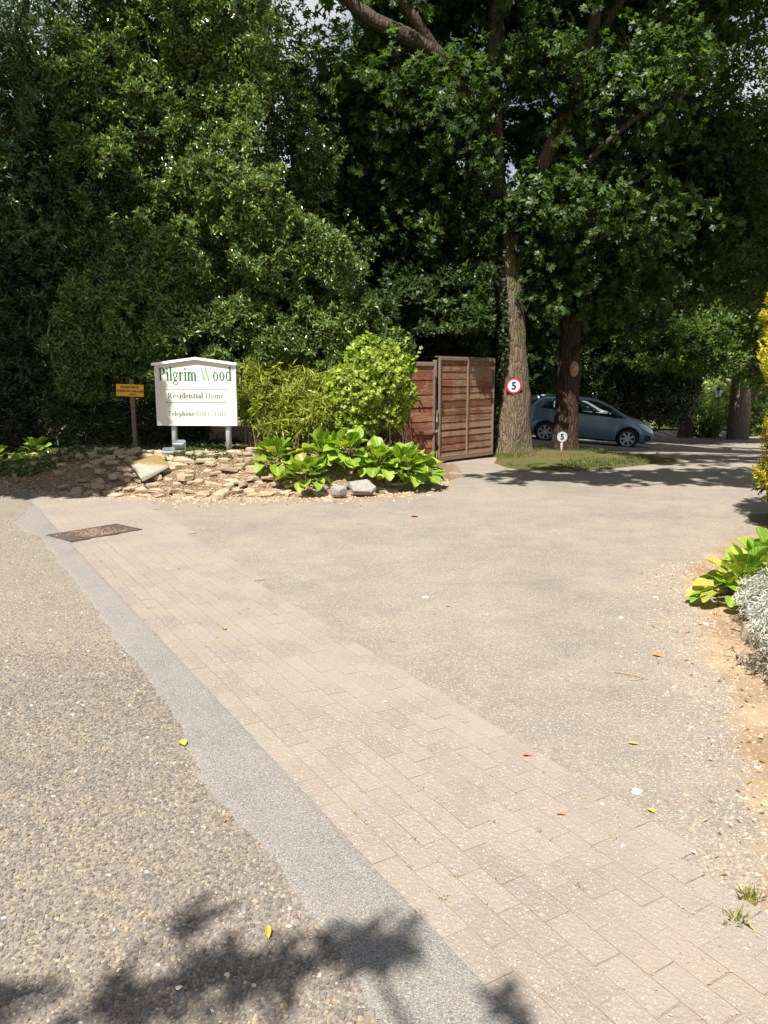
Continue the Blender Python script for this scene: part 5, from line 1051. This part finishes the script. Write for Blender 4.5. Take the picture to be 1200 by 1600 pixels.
# ================================================================== SMALL THINGS ON THE GROUND
MT['yleaf'] = plain('yellow_leaf', (.60, .44, .05), .5, .4, 0, .15, 40); MT['bleaf'] = plain('brown_leaf', (.40, .17, .04), .5, .4, 0, .2, 40); MT['gleaf'] = plain('green_leaf', (.28, .40, .05), .5, .4, 0, .15, 40)
MT['petal'] = plain('white_petal', (.82, .82, .80), .6, .3, 0, .03, 20)
def gtop(px, py):
    q = gr(px, py, .01); o_ = (q.x - XP(q.y)) * .8575
    return .0165 if q.x < XL(q.y) else .0170 if o_ < 0 else .0155 if o_ < 1.0 else .0058
def gleaf(px, py, L_, W_, mat, label, rz, curl=.5, name='fallen_leaf', cat='leaf', grp='fallen leaves on the ground'):
    random.seed(px * 7 + py); V = []; Fc = []
    for i in range(7):
        u = i / 6; w_ = W_ / 2 * max(.06, math.sin(math.pi * u) ** .8)
        for j in (-1, -.4, 0, .4, 1): V.append((j * w_, (u - .5) * L_, abs(j) * w_ * curl + .003 + .02 * (u - .5) ** 2 * curl * L_ * 40 * .1))
    for i in range(6):
        for j in range(4): a = i * 5 + j; Fc.append((a, a + 1, a + 6, a + 5))
    p = gr(px, py, gtop(px, py)); return obj(name, pym(name, V, Fc, MT[mat], True), None, p, (random.uniform(-.1, .1), random.uniform(-.15, .15), rz), label=label, cat=cat, group=grp)
gleaf(285, 1162, .055, .04, 'yleaf', 'crumpled yellow leaf at the left edge of the grey strip', .6); gleaf(419, 1458, .052, .018, 'yleaf', 'slender yellow leaf on the chippings above the shadow', .15, .9)
gleaf(824, 1181, .045, .016, 'bleaf', 'rust-brown leaf on the block paving near its right edge', 1.3); gleaf(989, 1163, .045, .022, 'gleaf', 'green leaf on the drive right of the block paving', 1.4)
gleaf(350, 983, .04, .035, 'gleaf', 'small green leaf near the middle of the block paving', .4); gleaf(1027, 1025, .06, .035, 'bleaf', 'orange leaf on the dusty drive left of the silver shrub', .9)
gleaf(1018, 1268, .035, .022, 'yleaf', 'small tan leaf where the paving meets the drive', .5); gleaf(350, 1283, .03, .012, 'bleaf', 'tiny brown leaf on the chippings left of the grey strip', .2)
gleaf(877, 1273, .035, .012, 'bleaf', 'narrow pale brown leaf on the blocks left of the white petal', 1.4); gleaf(700, 948 + 0, .03, .02, 'bleaf', 'brown leaf crumb in the middle of the drive', 1.); gleaf(648, 808, .10, .04, 'bleaf', 'dark curled leaf on the drive below the large-leaved plants', 1.2, 1.)
wg = 'white petals and paint flecks on the ground'
for px, py, s, lb in [(992, 1236, .030, 'largest white splash on the drive beside the block paving'), (664, 933, .035, 'white fleck alone in the middle of the drive'), (973, 1320, .012, 'white fleck on the pavers below the largest splash'), (1084, 1330, .012, 'white fleck at the right end of the pavers'), (941, 1256, .011, 'small white fleck just left of the largest splash'), (1104, 975, .04, 'white patch on the dirt at the foot of the large-leaved plant'), (280, 1543, .012, 'white stone on the chippings inside the bottom shadow'), (886, 1024 - 0, .0, ''), (970, 965, .022, 'white fleck on the drive left of the right-hand plants'), (1024, 933, .026, 'pale petal left of the large-leaved plant'), (452, 1447, .010, 'white chip beside the slender yellow leaf'), (602, 1096, .012, 'white speck left of the grey strip edge'), (1184, 1198, .02, 'white petal on the sand at the right edge')]:
    if not lb: continue
    b = bmesh.new(); random.seed(px); nn = 11; vs_ = [b.verts.new((math.cos(a * 2 * math.pi / nn) * s * random.uniform(.25, 1.0), math.sin(a * 2 * math.pi / nn) * s * random.uniform(.3, .95), .0)) for a in range(nn)]; cv = b.verts.new((0, 0, .004))
    for i in range(nn): b.faces.new((vs_[i], vs_[(i + 1) % nn], cv))
    me = bpy.data.meshes.new('petal'); b.to_mesh(me); b.free(); me.materials.append(MT['petal']); obj('petal', me, None, gr(px, py, gtop(px, py)), label=lb, cat='petal', group=wg)
p0 = gr(960, 1050, .012); p1 = gr(1012, 1060, .015); p2 = gr(985, 1062, .012)
tube('twig', None, [tube_geo([p0, (p0 + p1) / 2 + Vector((0, .01, .004)), p1], [.003, .003, .002], 5, 6), tube_geo([p2, (p2 + p1) / 2, p1 + Vector((.01, .04, 0))], [.002, .002, .001], 4, 4)], MT['straw'], label='dry forked straw lying on the drive left of the silver shrub', cat='twig')
# husks and grit on drive and paving
def flecks(n, xr_, yr_, s0, s1, ca, cb, label, ok=None, name='husks'):
    x = rng.uniform(*xr_, n); y = yr_[0] + (yr_[1] - yr_[0]) * rng.random(n) ** 1.3; k_ = (np.abs(x) < .56 * y + .4) & (x > XL(y) - .06) & (y < bedfront(x))
    if ok is not None: k_ &= ok(x, y)
    x, y = x[k_], y[k_]; n = len(x); P = np.stack([x, y, np.where((x - XP(y)) * .8575 > 1.05, .0065, .0175)], -1)
    g = leaf_geo(P, rng.normal(size=(n, 3)) * [1, 1, .12], UP + rng.normal(size=(n, 3)) * .3, rng.uniform(s0, s1, n), rng.uniform(s0, s1, n) * .45, tints(n, ca, cb, (.7, 1.2)), .2, .1, 'kite'); foliage(name, None, g, MT['silver'], label=label, kind='stuff')
flecks(26000, (-5, 5), (1.6, 10.5), .003, .009, (.40, .32, .2), (.60, .53, .43), 'pale seed husks and grit scattered over the drive and paving', lambda x, y: n2(x, y, 1.2, 5) * .5 + n2(x, y, 5, 6) * .5 > .36)
flecks(9000, (.2, 3.2), (1.6, 7), .004, .014, (.40, .27, .14), (.66, .5, .3), 'drifted husks against the right side of the drive', lambda x, y: rng.random(len(x)) < sstep(-.9, .1, x - np.interp(y, rby, rbx)), 'husk_drift')
flecks(9000, (-4.5, .3), (1.6, 9), .003, .009, (.42, .31, .15), (.6, .48, .3), 'golden husks lying along the ragged left edge of the grey strip', lambda x, y: rng.random(len(x)) < np.exp(-((x - XL(y)) / .035) ** 2), 'edge_husks')
# weeds in joints
P = []
random.seed(3)
for i in range(320):
    ci = random.randint(0, 9); s = random.uniform(-.2, 6.5); P.append((.115 + dv[0] * s + nv[0] * (ci * .1003), 2.05 + dv[1] * s + nv[1] * (ci * .1003), .0125))
P = np.array(P); P = P[n2(P[:, 0], P[:, 1], 1.1, 11) > .5]; P = np.repeat(P, 7, 0) + rng.normal(size=(len(P) * 7, 3)) * [.011, .011, 0]
blades(P, .013, .003, (.22, .20, .04), (.44, .34, .09), 'joint_moss', 'tiny yellowing moss and weeds in the joints between blocks', lean=1.)
for px, py, lb in ((1172, 1408, 'upper small tuft of grass on the sand at the bottom right'), (1148, 1442, 'lower small tuft of grass on the sand at the bottom right')):
    q = gr(px, py); P = np.array([[q.x, q.y, .004]]) + rng.normal(size=(70, 3)) * [.018, .012, 0]; D = unit(rng.normal(size=(70, 3)) * .9 + UP * .8); g = leaf_geo(P - np.array([q.x, q.y, 0]), D, rng.normal(size=(70, 3)), rng.uniform(.02, .055, 70), .0028, tints(70, (.16, .17, .03), (.42, .38, .12)), .1, .3, 'kite'); o = foliage('grass_tuft', None, g, MT['bright'], label=lb, cat='grass'); o.location = (q.x, q.y, 0)
